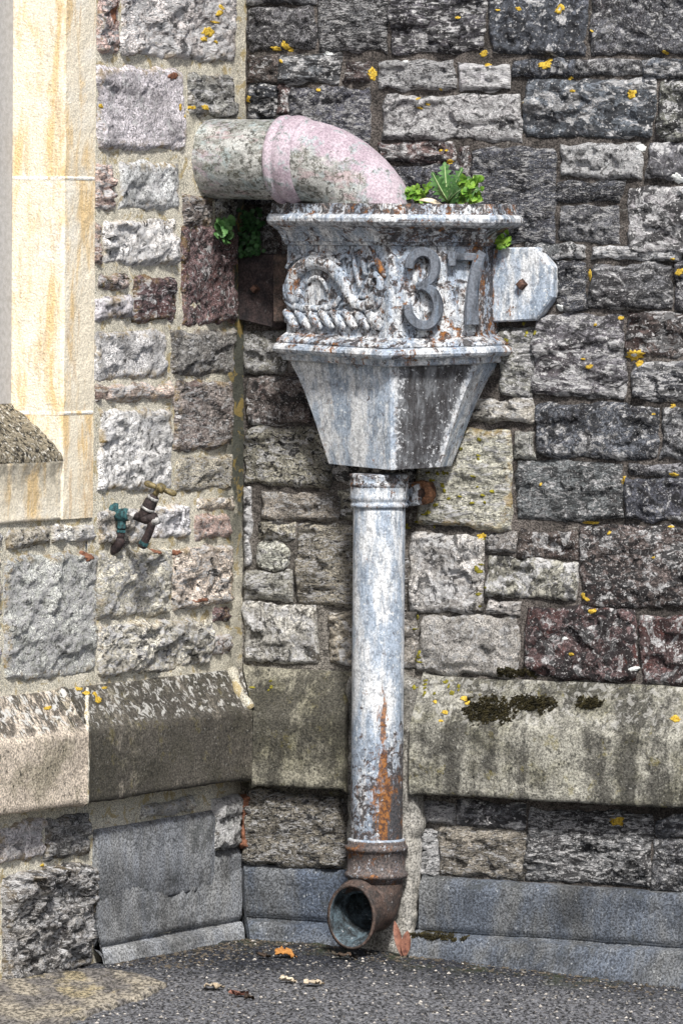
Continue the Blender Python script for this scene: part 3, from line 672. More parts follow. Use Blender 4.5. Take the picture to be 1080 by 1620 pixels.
b = profile_block(wallR, prof, xr(1182, 1200), 1.75, 'plinth_block', 'plinth', 'R', cham=1); props(b, (0.3, 0.3, 0.28), blk=.5, wht=.4, och=.2, crust=.3)
b = profile_block(wallL, profl, xl(139, 1200), -0.008, 'plinth_block', 'plinth', 'L', mit1=-1.0, cham=1, gx=.016); props(b, (0.33, 0.30, 0.25), blk=.72, wht=.4, och=.2, crust=.7)
b = profile_block(wallL, profl, xl(-50, 1200), xl(135, 1200), 'plinth_block', 'plinth', 'L', cham=1, gx=.016); props(b, (0.56, 0.49, 0.41), blk=.30, wht=.2, och=.1, crust=1.0)
b = profile_block(wallL, profl, -2.0, xl(-54, 1200), 'plinth_block', 'plinth', 'L', cham=1, gx=.03); props(b, (0.52, 0.46, 0.39), blk=.35, wht=.2, och=.1, crust=1.0)
# pale mortar in the mitre and the upright joint
def bead(wall, pts, r, mat, name):
    dense = []
    for i in range(len(pts) - 1):
        k = max(2, int((pts[i + 1] - pts[i]).length / 0.008))
        dense += [pts[i].lerp(pts[i + 1], j / k) for j in range(k)]
    dense.append(pts[-1])
    v, f = sweep(dense, [r * random.uniform(.7, 1.25) for _ in dense], 8)
    return mesh_obj(name, v, f, M[mat], wall)
mit = [Vector((-0.012, -0.004, ztl + .004)), Vector((-PP - .004, -PP - .001, zal + .004))]
bead(wallL, [Vector((-0.05, -0.006, ztl + .001)), Vector((-PP - .014, -PP * .6, (ztl + zal) / 2 - .004)), Vector((-PP - .004, -PP - .001, zal))], 0.011, 'mortL', 'mortar_joint')
bead(wallL, [L3(137, 1090, .004), L3(137, 1155, PP - .001), L3(137, 1271, PP - .001)], 0.0055, 'mortL', 'mortar_joint')

# cement at the foot of the walls
def skirt(zt_, wf=0.028, zs=0.075, ws=0.035, foot=0.075, zf=-0.05):
    return [(-0.02, zt_), (wf - .012, zt_), (wf, zt_ - .016), (wf + .001, zs + .007), (wf - .007, zs + .002), (wf - .004, zs - .001), (ws, zs - .004), (ws + .006, zs - .010), (foot, zf * .3), (foot + .004, zf)]
zc_ = LW(350, 1343)[1]
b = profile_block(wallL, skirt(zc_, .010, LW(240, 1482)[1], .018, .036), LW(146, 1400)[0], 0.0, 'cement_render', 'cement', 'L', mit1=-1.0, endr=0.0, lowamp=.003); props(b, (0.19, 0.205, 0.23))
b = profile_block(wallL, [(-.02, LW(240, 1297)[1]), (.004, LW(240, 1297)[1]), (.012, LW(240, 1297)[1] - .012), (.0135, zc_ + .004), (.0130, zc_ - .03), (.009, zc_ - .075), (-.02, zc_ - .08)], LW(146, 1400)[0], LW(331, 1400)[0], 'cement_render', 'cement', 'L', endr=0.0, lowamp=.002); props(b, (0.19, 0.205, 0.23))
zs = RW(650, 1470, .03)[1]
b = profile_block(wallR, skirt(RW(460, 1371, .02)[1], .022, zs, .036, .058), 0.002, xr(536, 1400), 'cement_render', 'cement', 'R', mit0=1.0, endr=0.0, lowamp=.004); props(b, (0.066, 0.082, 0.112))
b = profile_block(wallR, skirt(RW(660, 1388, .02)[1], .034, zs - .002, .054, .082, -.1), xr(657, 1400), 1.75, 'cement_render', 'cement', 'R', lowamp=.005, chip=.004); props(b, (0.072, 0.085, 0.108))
# grey mortar packed round the pipe, where the plinth is cut away for it
s_ = stone(wallR, xr(546, 1200), xr(652, 1200), -0.02, zt - .004, 'R', 'cement', bulge=.006, rough=.008, edge=0, base=.038, facets=0, name='mortar_fillet', wob=.008); props(s_, (0.27, 0.265, 0.25))
# stone end and red brick end under the left plinth
s_ = stone(wallL, LW(331, 1300)[0], LW(372, 1300)[0], LW(352, 1339)[1], LW(352, 1263)[1], 'L', base=.016, bulge=.006, name='stone'); props(s_, (0.44, 0.45, 0.45), sc=1, lay=1, bf=.8, blk=.4, wht=.6, red=0, och=.1)
s_ = stone(wallR, 0.012, 0.03, RW(380, 1338)[1], RW(380, 1256)[1], 'R', 'redbrick', base=.02, bulge=.004, name='brick', g=.004)

# window surround in the left wall
def box_grid(wall, x0, x1, w0, w1, z0, z1, name, mat, bev=0.006, g=0.02, dirt=None):
    """dressed block: the plan runs from deep in the reveal round the arris to the right end, swept up"""
    P = [(x0, w0), (x0, w1 - bev), (x0 + bev, w1), (x1, w1), (x1, w0)]
    pts = []
    for i in range(4):
        a, b2 = Vector(P[i]), Vector(P[i + 1]); k = max(1, int((b2 - a).length / g))
        pts += [a.lerp(b2, j / k) for j in range(k)]
    pts.append(Vector(P[-1])); n = len(pts); nz = max(2, int((z1 - z0) / g)); v = []; at = []
    for k in range(nz + 1):
        z = z0 + (z1 - z0) * k / nz
        r = 0.0012 if k in (0, nz) else 0
        for p in pts:
            e = 0.0012 * float(vnoise(np.array(p.x * 30 + p.y * 40), np.array(z * 30), 5))
            v.append((p.x, -(p.y - r + e), z)); at.append(dirt(p, z) if dirt else 0)
    f = grid_faces(n, nz + 1).tolist()
    f.append(list(reversed(range(n)))); f.append([nz * n + i for i in range(n)])
    cx, cz = (x0 + x1) / 2, (z0 + z1) / 2
    v = [(a - cx, b_, c - cz) for a, b_, c in v]
    return mesh_obj(name, v, f, M[mat], par(wall), (cx, 0, cz), False, {'dirt': at})
win = bpy.data.objects.new('window', None); link(win, wallL); win.empty_display_size = .05
def par(w): return win
zj1 = LW(120, 282)[1]; zj2 = LW(120, 653)[1]
def jd(p, z):
    return float(0.9 * sstep(-0.02, 0.06, np.array(LW(60, 742)[1] + .02 - z)) * sstep(.0, .07, np.array(-p.x + jamb_x0 + .06)))
LT = (0.88, 0.81, 0.66)
for (a, c) in ((2.16, zj1 + .0015), (zj1 - .0015, zj2 + .0015), (zj2 - .0015, ZSILLB)):
    o = box_grid(wallL, jamb_x0, jamb_x1, -0.3, 0.006, c, a, 'jamb_stone', 'lime'); props(o, LT)
# white pointing in the jamb joints
for z in (zj1, zj2):
    o = box_grid(wallL, jamb_x0 - .0006, jamb_x1 - .004, -0.2, 0.0068, z - .0034, z + .0034, 'mortar_joint', 'lime', bev=.006); props(o, (0.93, 0.92, 0.88))
# frame and glass deep in the opening
dfr = 0.105
z_sb = LW(20, 652)[1]
v, f = prism([(-0.14 + jamb_x0 - .0, z_sb - .1), (jamb_x0 - .001, z_sb - .1), (jamb_x0 - .001, 2.16), (-0.14 + jamb_x0, 2.16)], -dfr, -dfr - .06, .004)
mesh_obj('frame', v, f, M['frame'], win, smooth=False)
v, f = prism([(-2.0, z_sb - .1), (jamb_x0 - .139, z_sb - .1), (jamb_x0 - .139, 2.16), (-2.0, 2.16)], -dfr - .03, -dfr - .036, .001)
mesh_obj('pane', v, f, M['glass'], win, smooth=False)
# weathered sill: a steep top slope with crust, a rounded nosing, a plain face flush with the wall
zs0 = LW(22, 648, -.105)[1] + .012; zs1 = LW(97, 712)[1]
sp = [(-0.2, zs0 + .055), (-dfr, zs0), (-0.01, zs1 + .012), (0.006, zs1 - .004), (0.010, zs1 - .02), (0.004, zs1 - .045), (0.0045, ZSILLB), (-0.2, ZSILLB)]
P = [Vector(p) for p in sp]; pts = []; seg = []
for i in range(len(P) - 1):
    k = max(1, int((P[i + 1] - P[i]).length / .006))
    for j in range(k): pts.append(P[i].lerp(P[i + 1], j / k)); seg.append(i)
pts.append(P[-1]); seg.append(6)
nx = 120; xs_ = np.linspace(-2.0, jamb_x0 - .001, nx); xs_ = np.concatenate([np.linspace(-2, -.95, 20)[:-1], np.linspace(-.95, jamb_x0 - .001, 60)]); nx = len(xs_)
v = []; at = []
for i, p in enumerate(pts):
    for x in xs_:
        e = 0.006 * float(fbm(np.array(x * 45), np.array(i * .3), 9, 3)) if seg[i] <= 3 else .001 * float(vnoise(np.array(x * 30), np.array(i * .3), 9))
        v.append((x, -(p.x + e * .5), p.y + e * .8)); at.append(float(np.clip((p.y - (zs1 - .12)) / .09, 0, 1)) if seg[i] > 3 else 1.0)
f = grid_faces(nx, len(pts)); fm = [1 if seg[k // (nx - 1)] <= 3 else 0 for k in range(len(f))]
f = [list(reversed(q)) for q in f.tolist()]
sill = mesh_obj('sill', v, f, None, win, (0, 0, 0), True, {'dirt': at}, mats=[M['lime'], M['crust']], fmat=fm); props(sill, LT)

from mathutils.bvhtree import BVHTree
def wall_bvh(wall):
    vs, fs = [], []
    for o in wall.children:
        if o.type != 'MESH' or o.name.split('.')[0] not in ('stone', 'mortar', 'plinth_block', 'mortar_joint', 'mortar_fillet', 'cement_render'): continue
        n = len(vs); lx, ly, lz = o.location
        c = np.empty(len(o.data.vertices) * 3, dtype=np.float32); o.data.vertices.foreach_get('co', c); c = c.reshape(-1, 3) + np.array([lx, ly, lz])
        vs += c.tolist(); fs += [[i + n for i in p.vertices] for p in o.data.polygons]
    return BVHTree.FromPolygons(vs, fs)
BVH = {'L': wall_bvh(wallL), 'R': wall_bvh(wallR)}
def surf(side, x, z, default=0.0):
    h = BVH[side].ray_cast(Vector((x, -0.4, z)), Vector((0, 1, 0)))
    return -h[0].y if h[0] is not None else default
# lichen crusts: thin lobed discs lying on the stone
def lichen(wall, side, px, py, rx, ry, mat='lichen', ring=False, w=0.012, name='lichen'):
    X, Z = (LW if side == 'L' else RW)(px, py, w)
    w = surf(side, X, Z); X, Z = (LW if side == 'L' else RW)(px, py, w); w = surf(side, X, Z)
    k = 0.00125; sx = rx * k / (math.cos(TH) if side == 'L' else math.sin(TH)); sz = ry * k
    n = 22; v = []; f = []; ph = random.uniform(0, 6)
    R_ = [max(.35, 1 + .28 * math.sin(2 * 2 * PI * i / n + ph) * random.uniform(.3, 1) + random.uniform(-.34, .2)) for i in range(n)]
    for (rr, h) in ((1.0, -0.004), (.96, .0007), (.66, .0013), (.32, .0005 if ring else .0012)):
        for i in range(n):
            a = 2 * PI * i / n; q = rr * R_[i]
            x, z = sx * q * math.cos(a), sz * q * math.sin(a)
            d = max(-.008, min(.008, surf(side, X + x, Z + z, w) - w))
            v.append((x, -(d + h + random.uniform(0, .0007)), z))
    for L in range(3):
        for i in range(n): f.append((L * n + i, L * n + (i + 1) % n, (L + 1) * n + (i + 1) % n, (L + 1) * n + i))
    f.append([3 * n + i for i in range(n)])
    mats = [M[mat]]; fm = [0] * len(f)
    if ring: mats.append(M['lichen_w']); fm[-1] = 1
    return mesh_obj(name, v, f, None, wall, (X, -w, Z), True, mats=mats, fmat=fm)
LICH = [(885, 14, 8, 8, 1), (820, 14, 5, 3), (723, 28, 3, 3), (437, 77, 9, 4), (450, 72, 5, 8), (458, 78, 8, 4), (765, 84, 7, 5), (862, 103, 13, 5), (867, 97, 7, 5), (590, 117, 7, 9), (771, 103, 5, 3), (999, 149, 7, 7),
        (902, 124, 4, 3), (905, 144, 4, 3), (1052, 83, 5, 3), (392, 157, 5, 6), (371, 170, 5, 8), (503, 142, 4, 3), (1002, 562, 14, 10, 1), (1011, 575, 7, 5), (932, 436, 4, 10), (1074, 430, 7, 6), (1063, 410, 3, 2), (713, 256, 6, 3),
        (983, 503, 3, 4), (941, 514, 3, 2), (855, 766, 2, 3), (984, 760, 3, 7), (936, 827, 12, 3), (1064, 642, 5, 3), (1034, 655, 2, 2), (1065, 751, 6, 4), (1062, 833, 4, 2), (963, 843, 3, 3), (921, 943, 4, 6), (927, 948, 5, 3), (936, 967, 5, 5), (903, 1035, 4, 3),
        (974, 1298, 13, 8), (922, 568, 3, 2), (931, 580, 6, 4), (444, 97, 3, 3), (697, 238, 3, 2), (706, 238, 3, 2), (697, 142, 2, 2), (787, 16, 3, 2), (1033, 882, 2, 2), (661, 156, 3, 2), (664, 171, 4, 2), (677, 165, 4, 2), (935, 49, 3, 2), (827, 163, 2, 2), (729, 667, 9, 5), (762, 848, 7, 5)]
for l in LICH:
    lichen(wallR, 'R', *l[:4], ring=len(l) > 4, w=0.010)
for (x, y, a, c) in ((1072, 282, 11, 8), (893, 1010, 4, 3), (1000, 1058, 6, 4), (885, 487, 7, 5), (520, 85, 6, 3), (640, 97, 4, 3), (1015, 234, 7, 5)):
    lichen(wallR, 'R', x, y, a, c, 'lichen_w', w=.010)
for (x, y, a, c, w) in ((735, 1105, 7, 4, .036), (704, 1127, 5, 4, .05), (1068, 1137, 8, 5, .052), (740, 1112, 4, 4, .04), (688, 1110, 3, 3, .04), (697, 1140, 4, 2, .055)):
    lichen(wallR, 'R', x, y, a, c, w=w)
for (x, y, a, c, w) in ((328, 50, 7, 9, .012), (347, 20, 5, 5, .012), (323, 62, 5, 5, .012), (340, 35, 8, 2, .012), (350, 12, 4, 4, .012), (342, 66, 3, 3, .012), (300, 170, 3, 3, .01), (326, 170, 5, 4, .01), (294, 184, 2, 4, .01), (67, 1369, 3, 2, .006),
                        (125, 1090, 4, 3, .01), (155, 1107, 5, 5, .03), (135, 1096, 4, 3, .02), (165, 1088, 5, 2, .01), (150, 1098, 3, 3, .02), (75, 1120, 5, 3, .03), (285, 170, 2, 5, .01), (157, 168, 2, 4, .01)):
    lichen(wallL, 'L', x, y, a, c, w=w)
rgl = random.Random(21)
for (xa, ya, xb, yb, n) in ((700, 655, 740, 700, 9), (672, 700, 712, 800, 20), (716, 690, 790, 800, 12), (640, 770, 700, 850, 8), (758, 850, 768, 960, 8), (655, 970, 664, 1050, 6), (650, 1072, 730, 1100, 16), (380, 1066, 440, 1100, 5), (790, 505, 850, 545, 7)):
    for _ in range(n):
        lichen(wallR, 'R', rgl.uniform(xa, xb), rgl.uniform(ya, yb), rgl.uniform(1.5, 4.5), rgl.uniform(1.5, 4), 'olive', name='moss_fleck')
# pink stains are lichen free: small orange brick chips in the left mortar
for (x, y, a, c) in ((142, 880, 7, 7), (246, 872, 6, 5), (276, 874, 6, 5), (320, 950, 9, 4), (275, 120, 8, 6), (180, 20, 4, 20)):
    lichen(wallL, 'L', x, y, a, c, 'redbrick', w=.006, name='brick_chip')

# ------------------------------------------------------------------ rainwater head (hopper), in right wall axes
HL = R3(608, 742, 0.0)
hop = empty('rainwater_head', XR * HL.x + Vector((0, 0, HL.z)), ANG_R, 'peeling white iron rainwater head with a relief and the raised number 37', 'rainwater head')
HL = Vector((HL.x, 0, HL.z))
def pl(px, w, py): return (RW(px, py, w)[0], w)
FLp, RGp, FRp = pl(454, .10, 460), pl(615, .165, 460), pl(755, .09, 460)
def plan_body(off):
    pts = [(FLp[0], 0.0), FLp, RGp, FRp, (FRp[0], 0.0)]
    if off == 0: return pts
    out = []
    nr = []
    for i in range(4):
        a, b_ = Vector(pts[i]), Vector(pts[i + 1]); d = (b_ - a).normalized(); nr.append(Vector((-d.y, d.x)))
    ofs = (off * .35, off, off, off)
    out.append((pts[0][0] + nr[0].x * ofs[0], 0.0))
    for i in range(1, 4):
        a, b_ = nr[i - 1], nr[i]; det = a.x * b_.y - a.y * b_.x; oa, ob = ofs[i - 1], ofs[i]
        k = Vector(((oa * b_.y - ob * a.y) / det, (ob * a.x - oa * b_.x) / det)); out.append((pts[i][0] + k.x, pts[i][1] + k.y))
    out.append((pts[4][0] + nr[3].x * off, 0.0))
    return out
def zrow(py, w=.15): return RW(615, py, w)[1]
def subdiv(plan, n=(3, 9, 8, 3)):
    r = []
    for i in range(4):
        a, b_ = Vector(plan[i]), Vector(plan[i + 1])
        r += [a.lerp(b_, j / n[i]) for j in range(n[i])]
    r.append(Vector(plan[4])); return r
RIDX = 3 + 9
def loft(rings, name, mat, droop=0.0, caps=(False, False), wearf=None):
    v = []; f = []; at = {'wear': [], 'rust': [], 'bare': []}
    n = None
    for (plan, z) in rings:
        pts = subdiv(plan); n = len(pts)
        for i, p in enumerate(pts):
            dz = -droop * max(0, 1 - abs(i - RIDX) / 9)
            v.append(Vector((p.x, -p.y, z + dz)) - HL)
            w_ = wearf(i, z) if wearf else (0, 0, 0)
            at['wear'].append(w_[0]); at['rust'].append(w_[1]); at['bare'].append(w_[2])
    for r in range(len(rings) - 1):
        for i in range(n - 1): f.append((r * n + i, (r + 1) * n + i, (r + 1) * n + i + 1, r * n + i + 1))
    if caps[0]: f.append(list(range(n)))
    if caps[1]: f.append(list(reversed([(len(rings) - 1) * n + i for i in range(n)])))
    o = mesh_obj(name, v, f, mat, hop, (0, 0, 0), False, at)
    return o
# rim and cornice, hollow on top
rows = [(322, .040), (337, .043), (338.5, .046), (340, .050), (345, .054), (351, .0535), (356, .049), (358, .044), (361, .036), (366, .027), (372, .019), (378, .0145), (382, .0135), (383, .009), (388, .006), (389, .0)]
rings = [(plan_body(-.004), zrow(372)), (plan_body(.028), zrow(350)), (plan_body(.030), zrow(322.4)), ] + [(plan_body(d), zrow(p)) for p, d in rows]
loft(rings, 'cornice', M['paint_worn'], wearf=lambda i, z: ((.28, .1, 0) if z > zrow(339.5) else (-.12, .02, 0) if z > zrow(349) else (.2, .15, .45) if z > zrow(359) else (.0, .06, 0) if i < RIDX else (.30, .05, .2)))
# body
rings = [(plan_body(0), zrow(p)) for p in (388, 410, 435, 460, 485, 510, 538)]
loft(rings, 'body', M['paint_worn'], wearf=lambda i, z: (.10 if 3 <= i < RIDX + 8 else .3, .08, 0))
rows = [(528, 0), (530, .004), (534, .014), (538, .022), (541, .026), (543.5, .0265), (545, .024), (546.5, .030), (550, .034), (555, .035), (559, .032), (562, .026), (563, .013), (566, .0125), (572, .011), (573.5, .006), (574, -.002)]
rings = [(plan_body(d), zrow(p)) for p, d in rows]
loft(rings, 'base_moulding', M['paint_worn'], droop=.008, wearf=lambda i, z: (.14 if z > zrow(545) else -0.05, .16, 0))
# funnel
t0 = [(FLp[0] + .004, 0), (RW(460, 576, .095)[0], .095), (RW(616, 576, .158)[0], .158), (RW(754, 576, .085)[0], .085), (RW(754, 576, .085)[0], 0)]
b0 = [(RW(522, 738, .075)[0], .03), (RW(522, 738, .075)[0], .08), (RW(618, 738, .15)[0], .15), (RW(695, 738, .08)[0], .08), (RW(695, 738, .08)[0], .03)]
rings = []
for (py, t) in ((573, 0), (576, 0), (580, .02), (586, .07), (594, .14), (604, .22), (616, .305), (630, .395), (645, .485), (662, .585), (680, .685), (700, .79), (718, .885), (731, .96), (738.5, 1.0)):
    rings.append(([tuple(Vector(a).lerp(Vector(b_), t)) for a, b_ in zip(t0, b0)], zrow(py)))
def fw(i, z):
    if i <= RIDX: return (-.12, .0, 0.0)
    if i <= RIDX + 7: return (.2, .05, .6 if i == RIDX + 1 else .98 - .25 * float(sstep(.0, .22, np.array(zrow(576) - z))) * (i > RIDX + 5))
    return (.0, .08, .1)
loft(rings, 'funnel', M['paint'], droop=.006, caps=(False, True), wearf=fw)
# soil standing in the head
pl_ = subdiv(plan_body(.024)); zz = zrow(334)
v = [Vector((p.x, -p.y, zz + random.uniform(-.002, .004))) - HL for p in pl_]; f = [list(reversed(range(len(v))))]
mesh_obj('soil', v, f, M['soil'], hop, smooth=False)
# lugs
out = [RW(x, y, .022) for x, y in ((776, 392), (848, 391), (874, 424), (874, 470), (846, 507), (776, 510))]
v, f = prism(out, .024, -.004, .004)
lug = mesh_obj('lug', [p - HL for p in v], f, M['paint'], hop, smooth=False, attrs={'wear': [-.12] * len(v), 'rust': [.3 if p.x < out[1][0] - .05 else 0 for p in v], 'bare': [0] * len(v)})
def bolt_at(px, py, w, parent, off, r=.0095, mat='bolt', sq=4):
    c = R3(px, py, w)
    v, f = lathe(c, Vector((0, -1, 0)), [(-.006, r * 1.25), (0.002, r * 1.25), (.002, r), (.012, r), (.014, r * .7)], sq)
    return mesh_obj('bolt', [p - off for p in v], f, M[mat], parent, smooth=False)
bolt_at(826, 450, .024, lug, HL)
out = [RW(x, y, .020) for x, y in ((375.5, 408), (392, 402), (480, 400), (480, 513), (450, 513), (440, 521), (378, 506))]
v, f = prism(out, .022, -.004, .003)
lug2 = mesh_obj('lug', [p - HL for p in v], f, M['iron'], hop, smooth=False); lug2['label'] = 'black rusted iron lug in the wall corner'
bolt_at(405, 457, .022, lug2, HL, .008)
out = [RW(x, y, .04) for x, y in ((432, 402), (462, 402), (462, 510), (432, 510))]
v, f = prism(out, .04, .018, .003)
mesh_obj('lug_web', [p - HL for p in v], f, M['shoe'], hop, smooth=False)

# facet frames: 2D pixel tracing laid on the real plane of each facet
def facet(a, b_):
    A = Vector((a[0], -a[1], 0)); B = Vector((b_[0], -b_[1], 0)); t = (B - A).normalized(); n = Vector((t.y, -t.x, 0))
    if n.y > 0: n = -n
    return A, t, n
def on_facet(fc, px, py):
    A, t, n = fc
    o = XR * A.x + YR * A.y; nw = XR * n.x + YR * n.y
    P = hit(px, py, o, nw); return Vector((P.dot(XR), P.dot(YR), P.z))
FCL, FCR = facet(FLp, RGp), facet(RGp, FRp)
def smooth_path(pts, k=6):
    P = [Vector(p) for p in pts]; r = []
    for i in range(len(P) - 1):
        p0 = P[max(i - 1, 0)]; p1 = P[i]; p2 = P[i + 1]; p3 = P[min(i + 2, len(P) - 1)]
        for j in range(k):
            t = j / k
            r.append(0.5 * ((2 * p1) + (p2 - p0) * t + (2 * p0 - 5 * p1 + 4 * p2 - p3) * t * t + (3 * p1 - p0 - 3 * p2 + p3) * t ** 3))
    r.append(P[-1]); return r
def stroke(mb, fc, pts, widths, depth=.012, smooth=True):
    A, t, n = fc; up = Vector((0, 0, 1))
    P = [on_facet(fc, x, y) for x, y in pts]
    Wd = [w * .00125 for w in widths]
    if smooth:
        q = smooth_path([(*p, w) for p, w in zip(P, Wd)]) if False else None
        P4 = []; k = 6
        ex = [Vector((p.x, p.y, p.z, w)) for p, w in zip(P, Wd)]
        for v4 in smooth_path(ex, k): P4.append(v4)
        P = [Vector(v4[:3]) for v4 in P4]; Wd = [v4[3] for v4 in P4]
    v = []; f = []; m = len(P); bare = []
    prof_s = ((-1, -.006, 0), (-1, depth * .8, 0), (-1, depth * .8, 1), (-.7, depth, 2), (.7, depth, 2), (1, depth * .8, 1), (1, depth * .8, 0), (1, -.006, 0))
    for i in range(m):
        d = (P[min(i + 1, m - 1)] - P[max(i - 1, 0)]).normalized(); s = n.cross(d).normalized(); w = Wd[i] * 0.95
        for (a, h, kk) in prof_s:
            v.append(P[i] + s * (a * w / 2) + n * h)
            left = (s * a).dot(t) < 0.15                 # bare iron flanks, with shade painted in darkest on the left
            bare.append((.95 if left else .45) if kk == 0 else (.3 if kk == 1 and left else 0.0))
    for i in range(m - 1):
        for j in range(7):
            if j in (1, 5): continue
            f.append((i * 8 + j, i * 8 + j + 1, i * 8 + 8 + j + 1, i * 8 + 8 + j))
    f.append(list(range(7, -1, -1))); f.append([(m - 1) * 8 + j for j in range(8)])
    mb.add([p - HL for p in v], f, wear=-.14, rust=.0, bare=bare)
d3 = MB()
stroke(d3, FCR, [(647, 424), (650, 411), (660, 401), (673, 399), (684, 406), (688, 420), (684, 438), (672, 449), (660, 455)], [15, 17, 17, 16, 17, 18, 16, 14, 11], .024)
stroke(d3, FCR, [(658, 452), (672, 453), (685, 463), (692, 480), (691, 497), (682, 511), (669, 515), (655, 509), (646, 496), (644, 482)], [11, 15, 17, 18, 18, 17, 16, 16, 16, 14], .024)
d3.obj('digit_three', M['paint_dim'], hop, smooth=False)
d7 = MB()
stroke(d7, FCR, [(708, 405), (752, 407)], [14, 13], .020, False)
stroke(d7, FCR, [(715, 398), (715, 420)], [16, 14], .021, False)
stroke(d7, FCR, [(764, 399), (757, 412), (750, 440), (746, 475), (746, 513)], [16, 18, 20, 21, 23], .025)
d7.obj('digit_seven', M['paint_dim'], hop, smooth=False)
# relief of a curled sea beast above a rope moulding
rel = MB()
def worm(pts, r, k=.62, seg=14, lift=.004, **at):
    A, t, n = FCL
    P = [on_facet(FCL, x, y) + n * lift for x, y in pts]
    ex = [Vector((p.x, p.y, p.z, rr * .00125)) for p, rr in zip(P, [q * .92 for q in r])]
    sp_ = smooth_path(ex, 5); P = [Vector(q[:3]) for q in sp_]; rr = [q[3] for q in sp_]
    v, f = sweep(P, rr, seg, True, (n, k)); rel.add([p - HL for p in v], f, **(at or dict(wear=.10, rust=.10, bare=0)))
worm([(470, 478), (463, 466), (464, 448), (472, 430), (487, 418), (505, 414), (522, 420), (536, 434), (548, 452), (556, 470), (566, 482), (580, 484), (594, 474), (602, 460), (604, 446), (598, 436), (590, 438), (588, 448), (594, 452)],
     [9, 12, 14, 13, 13, 13, 13, 13, 12, 11, 10, 10, 10, 9, 8, 7, 6, 5, 4], .75)
worm([(463, 440), (456, 452), (457, 466), (466, 474), (473, 466), (470, 456), (463, 457)], [4, 7, 8, 8, 7, 6, 4], .9)       # curled snout
worm([(452, 470), (462, 482), (480, 488), (500, 488), (520, 484)], [4, 6, 7, 6, 3], .8)                                   # jaw and fin
worm([(490, 400), (505, 404), (525, 408), (540, 418)], [3, 5, 5, 3], .8)
worm([(562, 404), (563, 420), (568, 440), (572, 456)], [3, 4, 5, 4], .8)
worm([(575, 402), (577, 418), (580, 436)], [3, 5, 4], .8)
worm([(594, 404), (600, 416), (606, 430), (612, 438)], [3, 6, 6, 3], .8, wear=.25, rust=.4, bare=0)
worm([(540, 470), (530, 484), (515, 490)], [4, 5, 3], .8)
for q in ([(533, 418), (541, 408), (550, 404), (556, 410), (551, 416)], [(584, 424), (592, 416), (602, 418), (606, 426)], [(486, 450), (496, 440), (508, 440), (516, 450), (520, 462)], [(560, 462), (552, 476), (540, 484)],
          [(571, 470), (584, 470), (594, 462), (596, 452)], [(455, 424), (464, 412), (478, 405)], [(476, 498), (492, 496), (508, 498), (530, 494), (552, 496), (575, 494)], [(512, 406), (522, 402), (532, 406)], [(604, 470), (600, 482), (588, 490)]):
    worm(q, [2.2 + 1.6 * math.sin(PI * (k + .6) / len(q)) for k in range(len(q))], .9, 8)
A_, T_, N_ = FCL
for i in range(17):                                # scales along the arched back
    a = PI * (0.98 - .9 * i / 16); cx_, cy_ = 506 + 40 * math.cos(a), 447 - 33 * math.sin(a)
    P0 = on_facet(FCL, cx_, cy_) + N_ * .010
    v, f = lathe(P0, N_, [(-.004, .0045), (.001, .0042), (.0028, .0025)], 8); rel.add([p - HL for p in v], f, wear=.2, rust=.12, bare=0)
rel.obj('sea_beast_relief', M['paint_worn'], hop)
rope = MB()
rel = rope
worm([(454, 506), (600, 506)], [5, 5], .8)
for i in range(8):
    x = 458 + i * 18.5
    worm([(x - 6, 492), (x + 2, 501), (x + 9, 511), (x + 17, 519)], [5, 9, 9, 5], .8, wear=.08, rust=.14, bare=0)
worm([(596, 500), (598, 510), (592, 518)], [8, 11, 6], .8)
rope.obj('rope_moulding', M['paint_worn'], hop)
# ------------------------------------------------------------------ downpipe
PW = 0.088                                         # distance of the pipe's axis from the wall
def pax(py):
    x = RW(598, 1000, PW)[0]; return Vector((x, -PW, RW(598, py, PW)[1]))
D0 = Vector((pax(1000).x, 0, 0))
dp = empty('downpipe', XR * D0.x, ANG_R, 'round iron downpipe in peeling white and pale blue paint, rusting towards its foot', 'downpipe')
Rp = 0.0505
zA, zB = pax(800).z, pax(1345).z
mb = MB(); prof_ = [(z, Rp) for z in np.linspace(zB, zA, 60)]
c0 = Vector((D0.x, -PW, 0)); v, f = lathe(c0, Vector((0, 0, 1)), prof_, 40)
wr, ru = [], []
for p in v:
    t = (zA - p.z) / (zA - zB); side_ = (p.x - c0.x) / Rp
    low = float(sstep(.52, .95, np.array(t)))
    ru.append(float(-.05 + np.clip((sstep(.25, .55, np.array(side_)) * sstep(.95, .75, np.array(side_))) * sstep(.4, .6, np.array(t)) * .40 + low * .12 + .02, 0, .6)))
    wr.append(float(-.14 + np.clip(low * .52 + .3 * sstep(.45, .8, np.array(side_)) * sstep(.6, .75, np.array(t)), 0, 1)))
mb.add([p - D0 for p in v], f, wear=wr, rust=ru, bare=0.0); mb.obj('pipe', M['paint'], dp)
